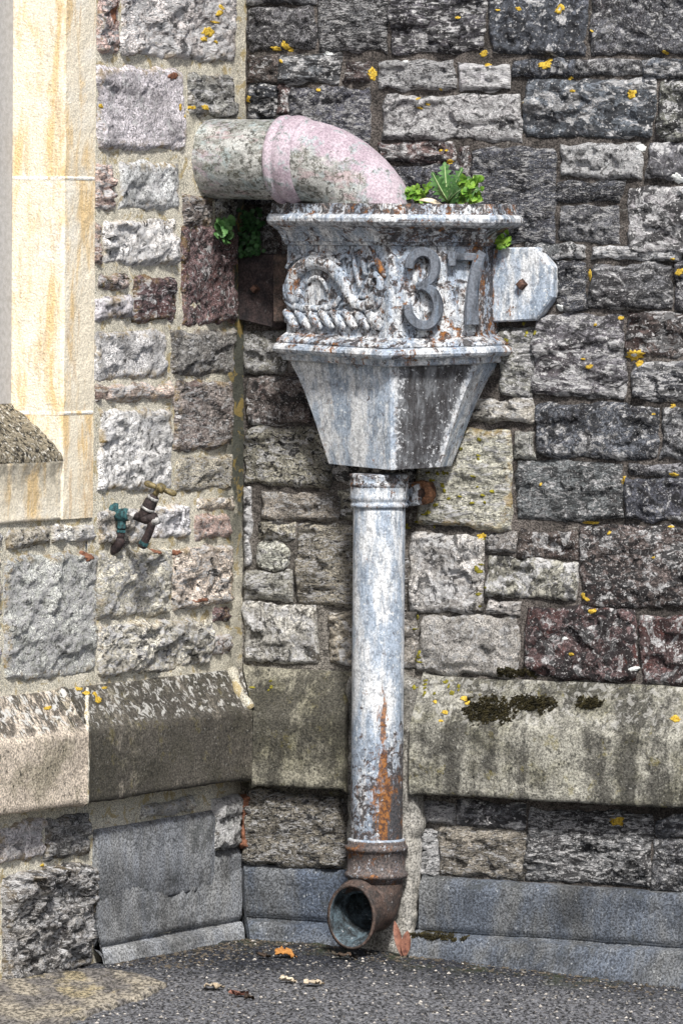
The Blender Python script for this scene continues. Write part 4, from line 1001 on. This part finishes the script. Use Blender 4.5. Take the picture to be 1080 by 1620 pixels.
# top socket with its bands and one ear
def P(py): return pax(py).z
prof_ = [(P(803), Rp), (P(802), .055), (P(799), .0565), (P(796), .055), (P(795), .0535), (P(793), .0535), (P(791), .055), (P(788), .0575), (P(785), .0570), (P(783), .0565), (P(771), .0565), (P(769.5), .0565), (P(768), .0585), (P(764), .0585), (P(762.5), .0565), (P(757), .0565), (P(753), .0585), (P(750), .0575), (P(749), .050)]
v, f = lathe(c0, Vector((0, 0, 1)), prof_, 40); mb = MB(); mb.add([p - D0 for p in v], f, wear=[.22 if p.z > P(770) else -.06 for p in v], rust=.08, bare=0.0); sock = mb.obj('socket', M['paint_worn'], dp)
out = [RW(x, y, .03) for x, y in ((640, 766), (664, 760), (676, 763), (682, 772), (682, 786), (675, 796), (664, 799), (640, 800))]
v, f = prism(out, .034, -.002, .004); ear = mesh_obj('ear', [p - D0 for p in v], f, M['rusty'], dp, smooth=False)
mb = MB(); out = [RW(x, y, .06) for x, y in ((636, 764), (657, 766), (657, 799), (636, 802))]; v, f = prism(out, .05, 0, .004); mb.add([p - D0 for p in v], f, wear=.25, rust=.1, bare=0); mb.obj('ear_web', M['paint'], dp, smooth=False)
bolt_at(665, 780, .034, ear, D0, .0085, 'bolt', 8)
# shoe at the foot: socket with two ring beads, then a bend with an open mouth
prof_ = [(P(1330), Rp), (P(1329), .056), (P(1333), .0565), (P(1336), .0565), (P(1337.5), .0605), (P(1341), .062), (P(1344.5), .0605), (P(1346), .0565), (P(1378), .0565), (P(1379.5), .060), (P(1383), .0625), (P(1387), .060), (P(1388.5), .0555), (P(1397), .052)]
v, f = lathe(c0, Vector((0, 0, 1)), prof_, 40); mb = MB()
mb.add([p - D0 for p in v], f, wear=[.44] * len(v), rust=[.0] * len(v), bare=0.0)
shoe = mb.obj('shoe_socket', mat_paint('rusty_socket_paint_flakes', 0.05, (0.06, 0.048, 0.044)), dp)
lip = MB(); v, f = lathe(c0, Vector((0, 0, 1)), [(P(1334), Rp + .001), (P(1331), .056), (P(1327), .056), (P(1326), Rp + .001)], 32); lip.add([p - D0 for p in v], f, wear=0, rust=0, bare=0); lip.obj('caulking', M['paint'], dp)
mx = RW(556, 1450, .20)[0]
C1 = Vector((D0.x, -PW, P(1396))); CM = Vector((RW(555, 1451, .182)[0], -.182, RW(555, 1451, .182)[1]))
rings = []; n = 36
ctrl = [C1, Vector((D0.x, -PW - .004, P(1415))), Vector((D0.x - .002, -PW - .028, P(1438))), CM + Vector((.002, .04, .018)), CM]
axs = [Vector((0, 0, -1)), Vector((0, -.25, -.97)), Vector((0, -.75, -.66)), Vector((0, -.93, -.35)), Vector((0, -1, 0))]
cs = smooth_path(ctrl, 5); ax_s = smooth_path(axs, 5)
zmax = len(cs) - 1
vo, vi = [], []
for i, (c, a) in enumerate(zip(cs, ax_s)):
    a = a.normalized(); u = Vector((1, 0, 0)); w_ = u.cross(a).normalized()
    t = i / zmax; rx = .052 - .001 * t; rz = .052 + .0105 * t ** 2
    if i == zmax: rx += .0015; rz += .0015
    for k in range(n):
        q = 2 * PI * k / n; o = u * (rx * math.cos(q)) + w_ * (rz * math.sin(q)); vo.append(c + o)
        vi.append(c + u * ((rx - .006) * math.cos(q)) + w_ * ((rz - .006) * math.sin(q)))
def tube_faces(m, n, off=0, rev=False):
    r = []
    for i in range(m - 1):
        for k in range(n):
            q = [off + i * n + k, off + i * n + (k + 1) % n, off + (i + 1) * n + (k + 1) % n, off + (i + 1) * n + k]; r.append(q[::-1] if rev else q)
    return r
m_ = len(cs); V = vo + vi; Fc = tube_faces(m_, n) + [[(m_ - 1) * n + k, (m_ - 1) * n + (k + 1) % n, m_ * n + (m_ - 1) * n + (k + 1) % n, m_ * n + (m_ - 1) * n + k] for k in range(n)]
nf = len(Fc); Fi = tube_faces(m_, n, m_ * n, True)
mesh_obj('shoe', [p - D0 for p in V], Fc + Fi, None, dp, mats=[M['shoe'], M['shoe_in']], fmat=[0] * nf + [1] * len(Fi))

# ------------------------------------------------------------------ drain pipe and bend feeding the head
EW = 0.134
Er = 0.078
zE = RW(380, 251, EW)[1]
def ex_(px, py=250): return RW(px, py, EW)[0]
E0 = Vector((0, -EW, zE))
eb = empty('drain_pipe', XR * 0 + YR * (-EW) + Vector((0, 0, zE)), ANG_R, 'thick grey and pink pipe bending from the left wall into the rainwater head', 'pipe')
xs0, xs1 = -0.03, ex_(455)
mb = MB(); v, f = lathe(Vector((xs0, -EW, zE)), Vector((1, 0, -.012)), [(t * (xs1 - xs0), Er) for t in np.linspace(0, 1, 20)], 44)
mb.add([p - E0 for p in v], f, pink=[.18 + .25 * float(sstep(.1, .0, np.array(abs(p.x - .02)))) for p in v]); mb.obj('straight_pipe', M['clay'], eb)
bx0 = ex_(466); Rb = 0.178
zc = zE - .003
path = [Vector((bx0 - .02, -EW, zc)), Vector((bx0, -EW, zc))]
for a in np.linspace(0, math.radians(84), 16)[1:]:
    path.append(Vector((bx0 + Rb * math.sin(a), -EW + .036 * math.sin(a), zc - Rb * (1 - math.cos(a)))))
v, f = sweep(path, [.0805] * 2 + [.0805 - .004 * min(1, i / 6) for i in range(15)], 44)
zcut = RW(615, 342, .15)[1]
for p in v: p.z = max(p.z, zcut)
def _pk(p):
    d = math.hypot(max(0, p.x - bx0), p.z - (zc - Rb)) if p.x > bx0 else p.z - (zc - Rb)
    return float(.20 + .74 * sstep(.42, .92, np.array((d - (Rb - .08)) / .16)))
pk = [_pk(p) for p in v]
mb = MB(); mb.add([p - E0 for p in v], f, pink=pk); mb.obj('bend', M['clay'], eb)
cx0 = ex_(449)
prof_ = [(-.004, Er), (-.003, .0835), (.000, .0865), (.006, .0872), (.010, .0858), (.013, .0825), (.016, .0820), (.019, .0838), (.026, .0862), (.033, .0866), (.040, .0850), (.048, .0818), (.054, .079)]
mb = MB(); v, f = lathe(Vector((cx0, -EW, zE - .002)), Vector((1, 0, -.012)), prof_, 44); mb.add([p - E0 for p in v], f, pink=.95); mb.obj('collar', M['clay'], eb)

# ------------------------------------------------------------------ garden tap on the left wall
tapA = L3(178, 815, 0.0)                           # where its axis meets the left wall
TW = XL * tapA.x + YL * tapA.y + Vector((0, 0, tapA.z))
tap = empty('garden_tap', TW, ANG_L, 'old brass garden tap with green verdigris and black pipe ends on the pale wall', 'tap')
# tap axes: local -Y leaves the wall; trace in the upright plane square to the wall
def TP(px, py, side=0.0):
    n = XL; Pw = hit(px, py, TW + XL * side, n) - TW
    return Vector((side, Pw.dot(YL), Pw.z))
def tube_px(name, pts, r, mat, seg=16, parent=tap, side=0.0, smooth=True, caps=True):
    Pt = [TP(x, y, side) for x, y in pts]
    v, f = sweep(Pt, [q * .00125 for q in r], seg, caps)
    return mesh_obj(name, v, f, M[mat], parent, smooth=smooth)
o = Vector((0, 0, TP(178, 812).z))
v, f = lathe(Vector((0, .012, o.z)), Vector((0, -1, 0)), [(0, .017), (.014, .0175), (.017, .015), (.022, .011)], 20); mesh_obj('flange', v, f, M['verdigris'], tap)
tube_px('clip', [(184, 796), (182, 810), (176, 824)], [4, 6, 4], 'verdigris', 8)
tube_px('tee', [(178, 815), (186, 815), (194, 815), (201, 814), (206, 813)], [8, 9, 10.5, 10, 8], 'verdigris')
tube_px('tee_leg', [(193.5, 815), (193, 826), (192.5, 834), (192.4, 836)], [6.5, 6.5, 6.5, 8], 'verdigris')
tube_px('down_pipe', [(192.5, 835), (191.5, 847), (190, 857)], [5.6, 5.6, 5.6], 'black')
tube_px('pipe_elbow', [(190.5, 851), (190.3, 853), (189, 860), (185, 866), (179, 870), (174, 872), (173, 872)], [6, 8, 7.6, 7.6, 7.6, 8.4, 5], 'black')
tube_px('tap_nut', [(203, 813), (206, 813), (212, 815), (215, 817)], [7, 9.5, 9.5, 7], 'chrome', 6, smooth=False)
tube_px('tap_body', [(211, 815), (220, 818), (230, 820), (240, 820), (247, 817)], [6, 7, 9, 8, 6.5], 'iron')
tube_px('bonnet', [(224, 824), (229, 814), (234, 804), (239, 794), (241, 791), (243, 787), (245, 783)], [8, 9.5, 10.6, 10.2, 9.0, 7.6, 5.5], 'iron')
tube_px('bonnet_ring', [(233.5, 806), (235.2, 802.5)], [11.6, 11.4], 'chrome', 20)
tube_px('bonnet_ring', [(241.5, 790), (243.5, 786)], [9.6, 9.2], 'chrome', 20)
tube_px('spindle', [(244, 786), (249, 776), (254, 768)], [4.5, 4.5, 5.5], 'brass')
tube_px('spout_cap', [(240, 828), (246, 824), (252, 824)], [5, 7, 5], 'chrome')
tube_px('spout', [(242, 823), (240, 831), (235, 845), (229, 857), (225, 864), (224, 866)], [6, 6.2, 6.2, 6.2, 7.2, 5.6], 'black')
tube_px('hose_union', [(229, 857), (226.5, 862)], [7.6, 7.6], 'verdigris', 8, smooth=False)
tube_px('union_nut', [(192.3, 838), (192, 842)], [7.4, 7.4], 'verdigris', 6, smooth=False)
# cross handle, turned so that its bar reads along the picture
hc = TP(255, 773); a3 = TP(235, 763); b3 = TP(273, 783)
off = Vector((.016, 0, 0))
pa, pb = hc + (a3 - hc) * 1.0 - off, hc + (b3 - hc) * 1.0 + off
pts = [pa, pa.lerp(pb, .08), pa.lerp(pb, .2), pa.lerp(pb, .42), pa.lerp(pb, .58), pa.lerp(pb, .8), pa.lerp(pb, .92), pb]
v, f = sweep(pts, [.003, .0062, .0062, .0042, .0042, .0062, .0062, .003], 14); mesh_obj('cross_handle', v, f, M['brass'], tap)
tube_px('handle_boss', [(252, 778), (255, 772), (258, 767)], [6.5, 7.5, 6], 'brass', 14)

# ------------------------------------------------------------------ plants
def leaf_mesh(L, W, n=8, lobes=0, curl=.25, fold=.15, pinn=False):
    """a leaf along +X, width in Y, drooping in -Z"""
    v = []; f = []
    for i in range(n + 1):
        t = i / n; w = W / 2 * (math.sin(PI * min(1, t * .96 + .04)) ** .7)
        if lobes: w *= (.42 + .58 * abs(math.sin(t * lobes * PI)) ) if not pinn else (.25 + .75 * ((t * lobes) % 1.0))
        z = -curl * L * t * t
        v += [Vector((t * L, -w, z + fold * w)), Vector((t * L, 0, z)), Vector((t * L, w, z + fold * w))]
    for i in range(n):
        a = i * 3
        f += [(a, a + 3, a + 4, a + 1), (a + 1, a + 4, a + 5, a + 2)]
    return v, f
def xf(v, mat): return [mat @ p for p in v]
def place(az, el, roll, o): return Matrix.Translation(o) @ Euler((roll, -el, az), 'XYZ').to_matrix().to_4x4()
def plant_root(name, frame_ang, P3, label, cat='plant', group=None):
    X, Y = axes(frame_ang); return empty(name, X * P3.x + Y * P3.y + Vector((0, 0, P3.z)), frame_ang, label, cat, group)
# dandelion on the rim
base = R3(709, 320, .10)
pd_ = plant_root('dandelion', ANG_R, base, 'toothed dandelion rosette growing out of the top of the rainwater head', 'plant')
for (px, py, side, L, W, k) in ((700, 258, .0, 0, 20, 9), (683, 276, .03, 0, 17, 7), (726, 268, .02, 0, 20, 8), (737, 282, .03, 0, 22, 7), (748, 298, .05, 0, 20, 7), (690, 300, .06, 0, 15, 6), (722, 300, .05, 0, 18, 6), (706, 305, .08, 0, 14, 5)):
    tip = R3(px, py, .10 + side) - base; org = Vector((0, 0, 0))
    d = tip - org; L = d.length * 1.04; az = math.atan2(d.y, d.x); el = math.asin(d.z / d.length)
    v, f = leaf_mesh(L, W * .00125 * 2.0, 24, k, .12, .2, True)
    # turn the leaf's face to the front
    X = d.normalized(); Yv = X.cross(Vector((0, -1, .25))).normalized(); Z = X.cross(Yv).normalized()
    if Z.y > 0: Z = -Z; Yv = -Yv
    mt = Matrix((X, Yv, Z)).transposed()
    lf = mesh_obj('leaf', [mt @ p for p in v], f, M['leaf'], pd_, smooth=True)
    rv, rf = sweep([mt @ Vector((t * L, 0, -.12 * L * t * t + .0008)) for t in (0, .25, .5, .75, .95)], [.0016, .0014, .0012, .0009, .0004], 5)
    mesh_obj('leaf_rib', rv, rf, M['rib'], lf)
def cress(ang, P3, size, n, mat, label, spread=(1, 1, 1), leaf=.010, seed=1, group=None, name='small_weed'):
    rg = random.Random(seed); root = plant_root(name, ang, P3, label, 'plant', group)
    mb = MB(); st = MB()
    for i in range(n):
        a = rg.uniform(0, 2 * PI); r = size * math.sqrt(rg.random()); o = Vector((r * math.cos(a) * spread[0], -abs(r * math.sin(a)) * .6 * spread[1] - .004, rg.uniform(-1, 1) * size * spread[2]))
        s = leaf * rg.uniform(.7, 1.35)
        v, f = leaf_mesh(s, s * 1.1, 4, 0, .3, .25)
        X = Vector((rg.uniform(-1, 1), -.5 + rg.uniform(-.5, .3), rg.uniform(-.5, 1))).normalized(); Yv = X.cross(Vector((rg.uniform(-.4, .4), -1, .5))).normalized(); Z = X.cross(Yv).normalized()
        if Z.y > 0: Z = -Z; Yv = -Yv
        mt = Matrix((X, Yv, Z)).transposed()
        mb.add([o + mt @ p for p in v], f)
        if i % 4 == 0:
            sv, sf = sweep([Vector((0, .004, -size * spread[2] * .3)), o * .5 + Vector((0, 0, 0)), o], [.0012, .001, .0007], 5); st.add(sv, sf)
    fo = mb.obj('foliage', M[mat], root); fo['kind'] = 'stuff'
    sm = st.obj('stem', M['leaf_d'], root)
    return root
cress(ANG_R, R3(662, 308, .09), .026, 60, 'leaf_y', 'low bright green weed beside the pink bend on the rim', (1.1, .8, .55), .011, 3)
cress(ANG_R, R3(747, 303, .12), .026, 75, 'leaf_y', 'curly bright green weed at the right end of the rim, beside the dandelion', (1.0, .8, .8), .012, 4)
cress(ANG_R, R3(797, 381, .03), .016, 45, 'leaf_y', 'tiny green weed under the right end of the cornice', (.9, .8, .8), .009, 5)
cress(ANG_L, L3(345, 364, .012), .022, 40, 'leaf', 'small bright green weed in a mortar joint of the left wall under the pipe', (1.6, .7, .85), .016, 6)
cress(ANG_R, R3(402, 370, .02), .034, 170, 'leaf_d', 'dark leafy fern clump in the corner above the black lug', (.75, .8, 1.35), .0085, 8, name='fern')
# litter lying on the soil of the head
def chip(name, P3, ang, L, W, mat, label, rot=(0, 0, 0), cat='leaf', curl=.3, fold=.4):
    root_loc = XR * P3.x + YR * P3.y + Vector((0, 0, P3.z))
    v, f = leaf_mesh(L, W, 10, 0, curl, fold); v = [p - Vector((L / 2, 0, 0)) for p in v]
    n = len(v); v2 = v + [p + Vector((0, 0, -.0012)) for p in v]; f2 = f + [tuple(i + n for i in reversed(q)) for q in f]
    o = mesh_obj(name, v2, f2, M[mat], None, root_loc, True); o.rotation_euler = (rot[0], rot[1], ang + rot[2])
    return tag(o, label, cat)
chip('dead_leaf', R3(682, 317, .14), ANG_R, .05, .016, 'dryp', 'pale dry leaf lying on the rim between the green weeds', (.5, 0, .1))
# moss on the right chamfer
def moss(px, py, w, rx, rz, n, label, seed):
    rg = random.Random(seed); P3 = R3(px, py, w); P3.y = -surf('R', P3.x, P3.z); root = plant_root('moss_clump', ANG_R, P3, label, 'moss')
    mb = MB(); i = 0; tries = 0
    while i < n and tries < n * 20:
        tries += 1
        x = rg.uniform(-1.15, 1.15) * rx; q = rg.uniform(-1.2, 1.2) * rz
        lim = 1 + .9 * float(fbm(np.array(x * 90 + seed * 7.7), np.array(q * 120), seed, 3))
        r = math.hypot(x / rx, q / rz)
        if r > lim: continue
        i += 1
        o = Vector((x, P3.y * -1 - surf('R', P3.x + x, P3.z + q, -P3.y), q)); o.y = -(surf('R', P3.x + x, P3.z + q, -P3.y) + P3.y)
        h = (.006 * (1.2 - min(1, r / lim)) + .003) * rg.uniform(.5, 1.5)
        d = Vector((rg.uniform(-.9, .9), -1, rg.uniform(-.5, .8))).normalized(); a_, b_ = basis(d)
        ww = .0026 * rg.uniform(.6, 1.4)
        v = [o - d * .004 + a_ * ww, o - d * .004 + b_ * ww, o - d * .004 - a_ * ww, o - d * .004 - b_ * ww, o + d * h]
        mb.add(v, [(0, 1, 4), (1, 2, 4), (2, 3, 4), (3, 0, 4)])
    oo = mb.obj('cushion', M['moss'], root, smooth=False); oo['kind'] = 'stuff'
moss(772, 1123, .040, .052, .026, 1100, 'largest dark moss clump on the sloping plinth right of the pipe', 1)
moss(842, 1113, .034, .044, .017, 700, 'flat dark moss clump in the middle of three on the sloping plinth', 2)
moss(928, 1111, .034, .026, .011, 330, 'small dark moss clump, rightmost on the sloping plinth', 3)
moss(812, 1064, .010, .04, .008, 300, 'thin dark moss in the joint just above the sloping plinth', 4)

moss(690, 1481, .05, .06, .006, 420, 'thin green moss along the foot of the right skirting beside the upright leaf', 6)
# ------------------------------------------------------------------ fallen leaves on the asphalt
def G(px, py):
    z = 0.0
    for _ in range(4):
        P = hit(px, py, Vector((0, 0, z)), Vector((0, 0, 1))); z = float(ground_z(np.array(P.x), np.array(P.y)))
    return Vector((P.x, P.y, z))
def ground_leaf(name, px, py, L, W, az, mat, label, curl=.1, fold=.25, tilt=0.0, lift=.006, cat='leaf', group=None, lobes=0):
    v, f = leaf_mesh(L, W, 12, lobes, curl * .5, fold * .3); v = [p - Vector((L / 2, 0, -curl * L * .15)) for p in v]
    v = [p + Vector((random.uniform(-1, 1) * .003, random.uniform(-1, 1) * .004, random.uniform(-.002, .006))) for p in v]
    n = len(v); v2 = v + [p + Vector((0, 0, -.0012)) for p in v]; f2 = f + [tuple(i + n for i in reversed(q)) for q in f]
    o = mesh_obj(name, v2, f2, M[mat], None, G(px, py) + Vector((0, 0, lift)), True); o.rotation_euler = (tilt, 0, az)
    return tag(o, label, cat, group)
ground_leaf('dead_leaf', 452, 1514, .040, .045, .15, 'dryo', 'bright orange dead leaf lying on the asphalt left of the pipe mouth', .35, .3, .22)
ground_leaf('dead_leaf', 455, 1556, .030, .04, .4, 'dryp', 'pale crumpled dead leaf on the asphalt nearer than the orange leaf', .4, .5, .1)
ground_leaf('dead_leaf', 497, 1560, .036, .035, -.1, 'dryp', 'narrow pale yellow dead leaf on the asphalt below the pipe mouth', .3, .3)
ground_leaf('dead_leaf', 340, 1566, .034, .035, .2, 'dryp', 'small flat straw coloured dead leaf, leftmost on the asphalt', .1, .1)
ground_leaf('twig_litter', 548, 1518, .045, .045, .1, 'twig', 'dark rotted scrap on the ground right under the pipe mouth', .2, .4, cat='debris')
ground_leaf('twig_litter', 418, 1518, .022, .04, .5, 'twig', 'dark brown scrap beside the bright orange leaf', .3, .4, cat='debris')
ground_leaf('twig_litter', 378, 1578, .016, .04, 1.0, 'dryr', 'small red brown crumb on the asphalt left of the pale leaves', .3, .4, cat='debris')
ground_leaf('twig_litter', 395, 1584, .016, .04, .3, 'twig', 'small blackish crumb right of the red brown crumb', .3, .4, cat='debris')
# the russet leaf standing against the skirting beside the shoe
B = R3(638, 1499, .105); B.z = float(ground_z(np.array((XR * B.x + YR * B.y).x), np.array((XR * B.x + YR * B.y).y)))
lr = plant_root('dead_leaf', ANG_R, B, 'folded russet dead leaf standing upright against the wall foot beside the pipe', 'leaf')
for (bx, tx, ty, W, k) in ((-.003, 623, 1456, .015, 0), (.003, 644, 1472, .019, .006)):
    a = Vector((bx, 0, .003)); bq = R3(tx, ty, .098 + k) - B
    d = bq - a; v, f = leaf_mesh(d.length, W, 10, 0, .06, .35)
    X = d.normalized(); Yv = X.cross(Vector((.3, -1, 0))).normalized(); Z = X.cross(Yv).normalized()
    if Z.y > 0: Z = -Z; Yv = -Yv
    mt = Matrix((X, Yv, Z)).transposed(); mesh_obj('leaf_half', [a + mt @ p for p in v], f, M['dryr'], lr)
# worn concrete apron at the foot of the left wall
outl = [(-40, 1640), (-40, 1560), (40, 1552), (130, 1537), (180, 1538), (235, 1548), (262, 1560), (230, 1580), (170, 1598), (120, 1616), (90, 1640)]
dense = []
for i in range(len(outl)):
    a, b_ = Vector(outl[i]), Vector(outl[(i + 1) % len(outl)]); k = max(1, int((b_ - a).length / 5))
    dense += [a.lerp(b_, j / k) for j in range(k)]
pts = [G(p.x + random.uniform(-3, 3), p.y + random.uniform(-1, 1)) + Vector((0, 0, .005)) for p in dense]
cen = sum(pts, Vector()) / len(pts); n = len(pts); v = [cen]; f = []
RR = [.1, .2, .3, .4, .5, .6, .7, .8, .88, .95, 1.0]
for k, r in enumerate(RR):
    for p in pts:
        q = cen.lerp(p, r); zg = float(ground_z(np.array(q.x), np.array(q.y)))
        q.z = zg + (.009 if r < .97 else .004) + .002 * float(fbm(np.array(q.x * 50), np.array(q.y * 50), 4, 2)); v.append(q)
v += [Vector((p.x, p.y, p.z - .02)) for p in pts]
for i in range(n): f.append((0, 1 + i, 1 + (i + 1) % n))
for k in range(len(RR)):
    for i in range(n):
        j = (i + 1) % n; f.append((1 + k * n + i, 1 + (k + 1) * n + i, 1 + (k + 1) * n + j, 1 + k * n + j))
ap = mesh_obj('concrete_apron', v, f, M['apron']); ap['kind'] = 'structure'

# loose grit and leaf crumbs on the asphalt, past counting
rg = random.Random(5); mb = MB()
for i in range(900):
    px, py = rg.uniform(0, 1080), 1485 + 135 * rg.random() ** .8
    p = G(px, py)
    if Vector((p.x, p.y, 0)).dot(XR) < .02 or -Vector((p.x, p.y, 0)).dot(YR) < .08: continue
    r = rg.uniform(.0013, .004) * (1.5 if rg.random() < .06 else 1); o = p + Vector((0, 0, r * .3)); q = [rg.uniform(.6, 1.3) for _ in range(6)]
    v = [o + Vector((r * q[0], 0, 0)), o + Vector((0, r * q[1], 0)), o - Vector((r * q[2], 0, 0)), o - Vector((0, r * q[3], 0)), o + Vector((0, 0, r * .8 * q[4])), o - Vector((0, 0, r * .6))]
    mb.add(v, [(0, 1, 4), (1, 2, 4), (2, 3, 4), (3, 0, 4), (1, 0, 5), (2, 1, 5), (3, 2, 5), (0, 3, 5)])
gt = mb.obj('loose_grit', M['grit'], smooth=False); gt['kind'] = 'stuff'
mb = MB()
for i in range(1100):
    t = rg.random(); w = .085 + .16 * rg.random() ** 2
    P_ = (XR * (.06 + .95 * t) - YR * w) if rg.random() < .62 else (XL * (-.03 - .55 * t) - YL * (w - .04))
    p = Vector((P_.x, P_.y, float(ground_z(np.array(P_.x), np.array(P_.y))) + .001)); r = rg.uniform(.0012, .0045)
    q = [rg.uniform(.6, 1.4) for _ in range(5)]
    v = [p + Vector((r * q[0], 0, 0)), p + Vector((0, r * q[1], 0)), p - Vector((r * q[2], 0, 0)), p - Vector((0, r * q[3], 0)), p + Vector((0, 0, r * .7 * q[4]))]
    mb.add(v, [(0, 1, 4), (1, 2, 4), (2, 3, 4), (3, 0, 4)])
sl = mb.obj('silt', M['silt'], smooth=False); sl['kind'] = 'stuff'
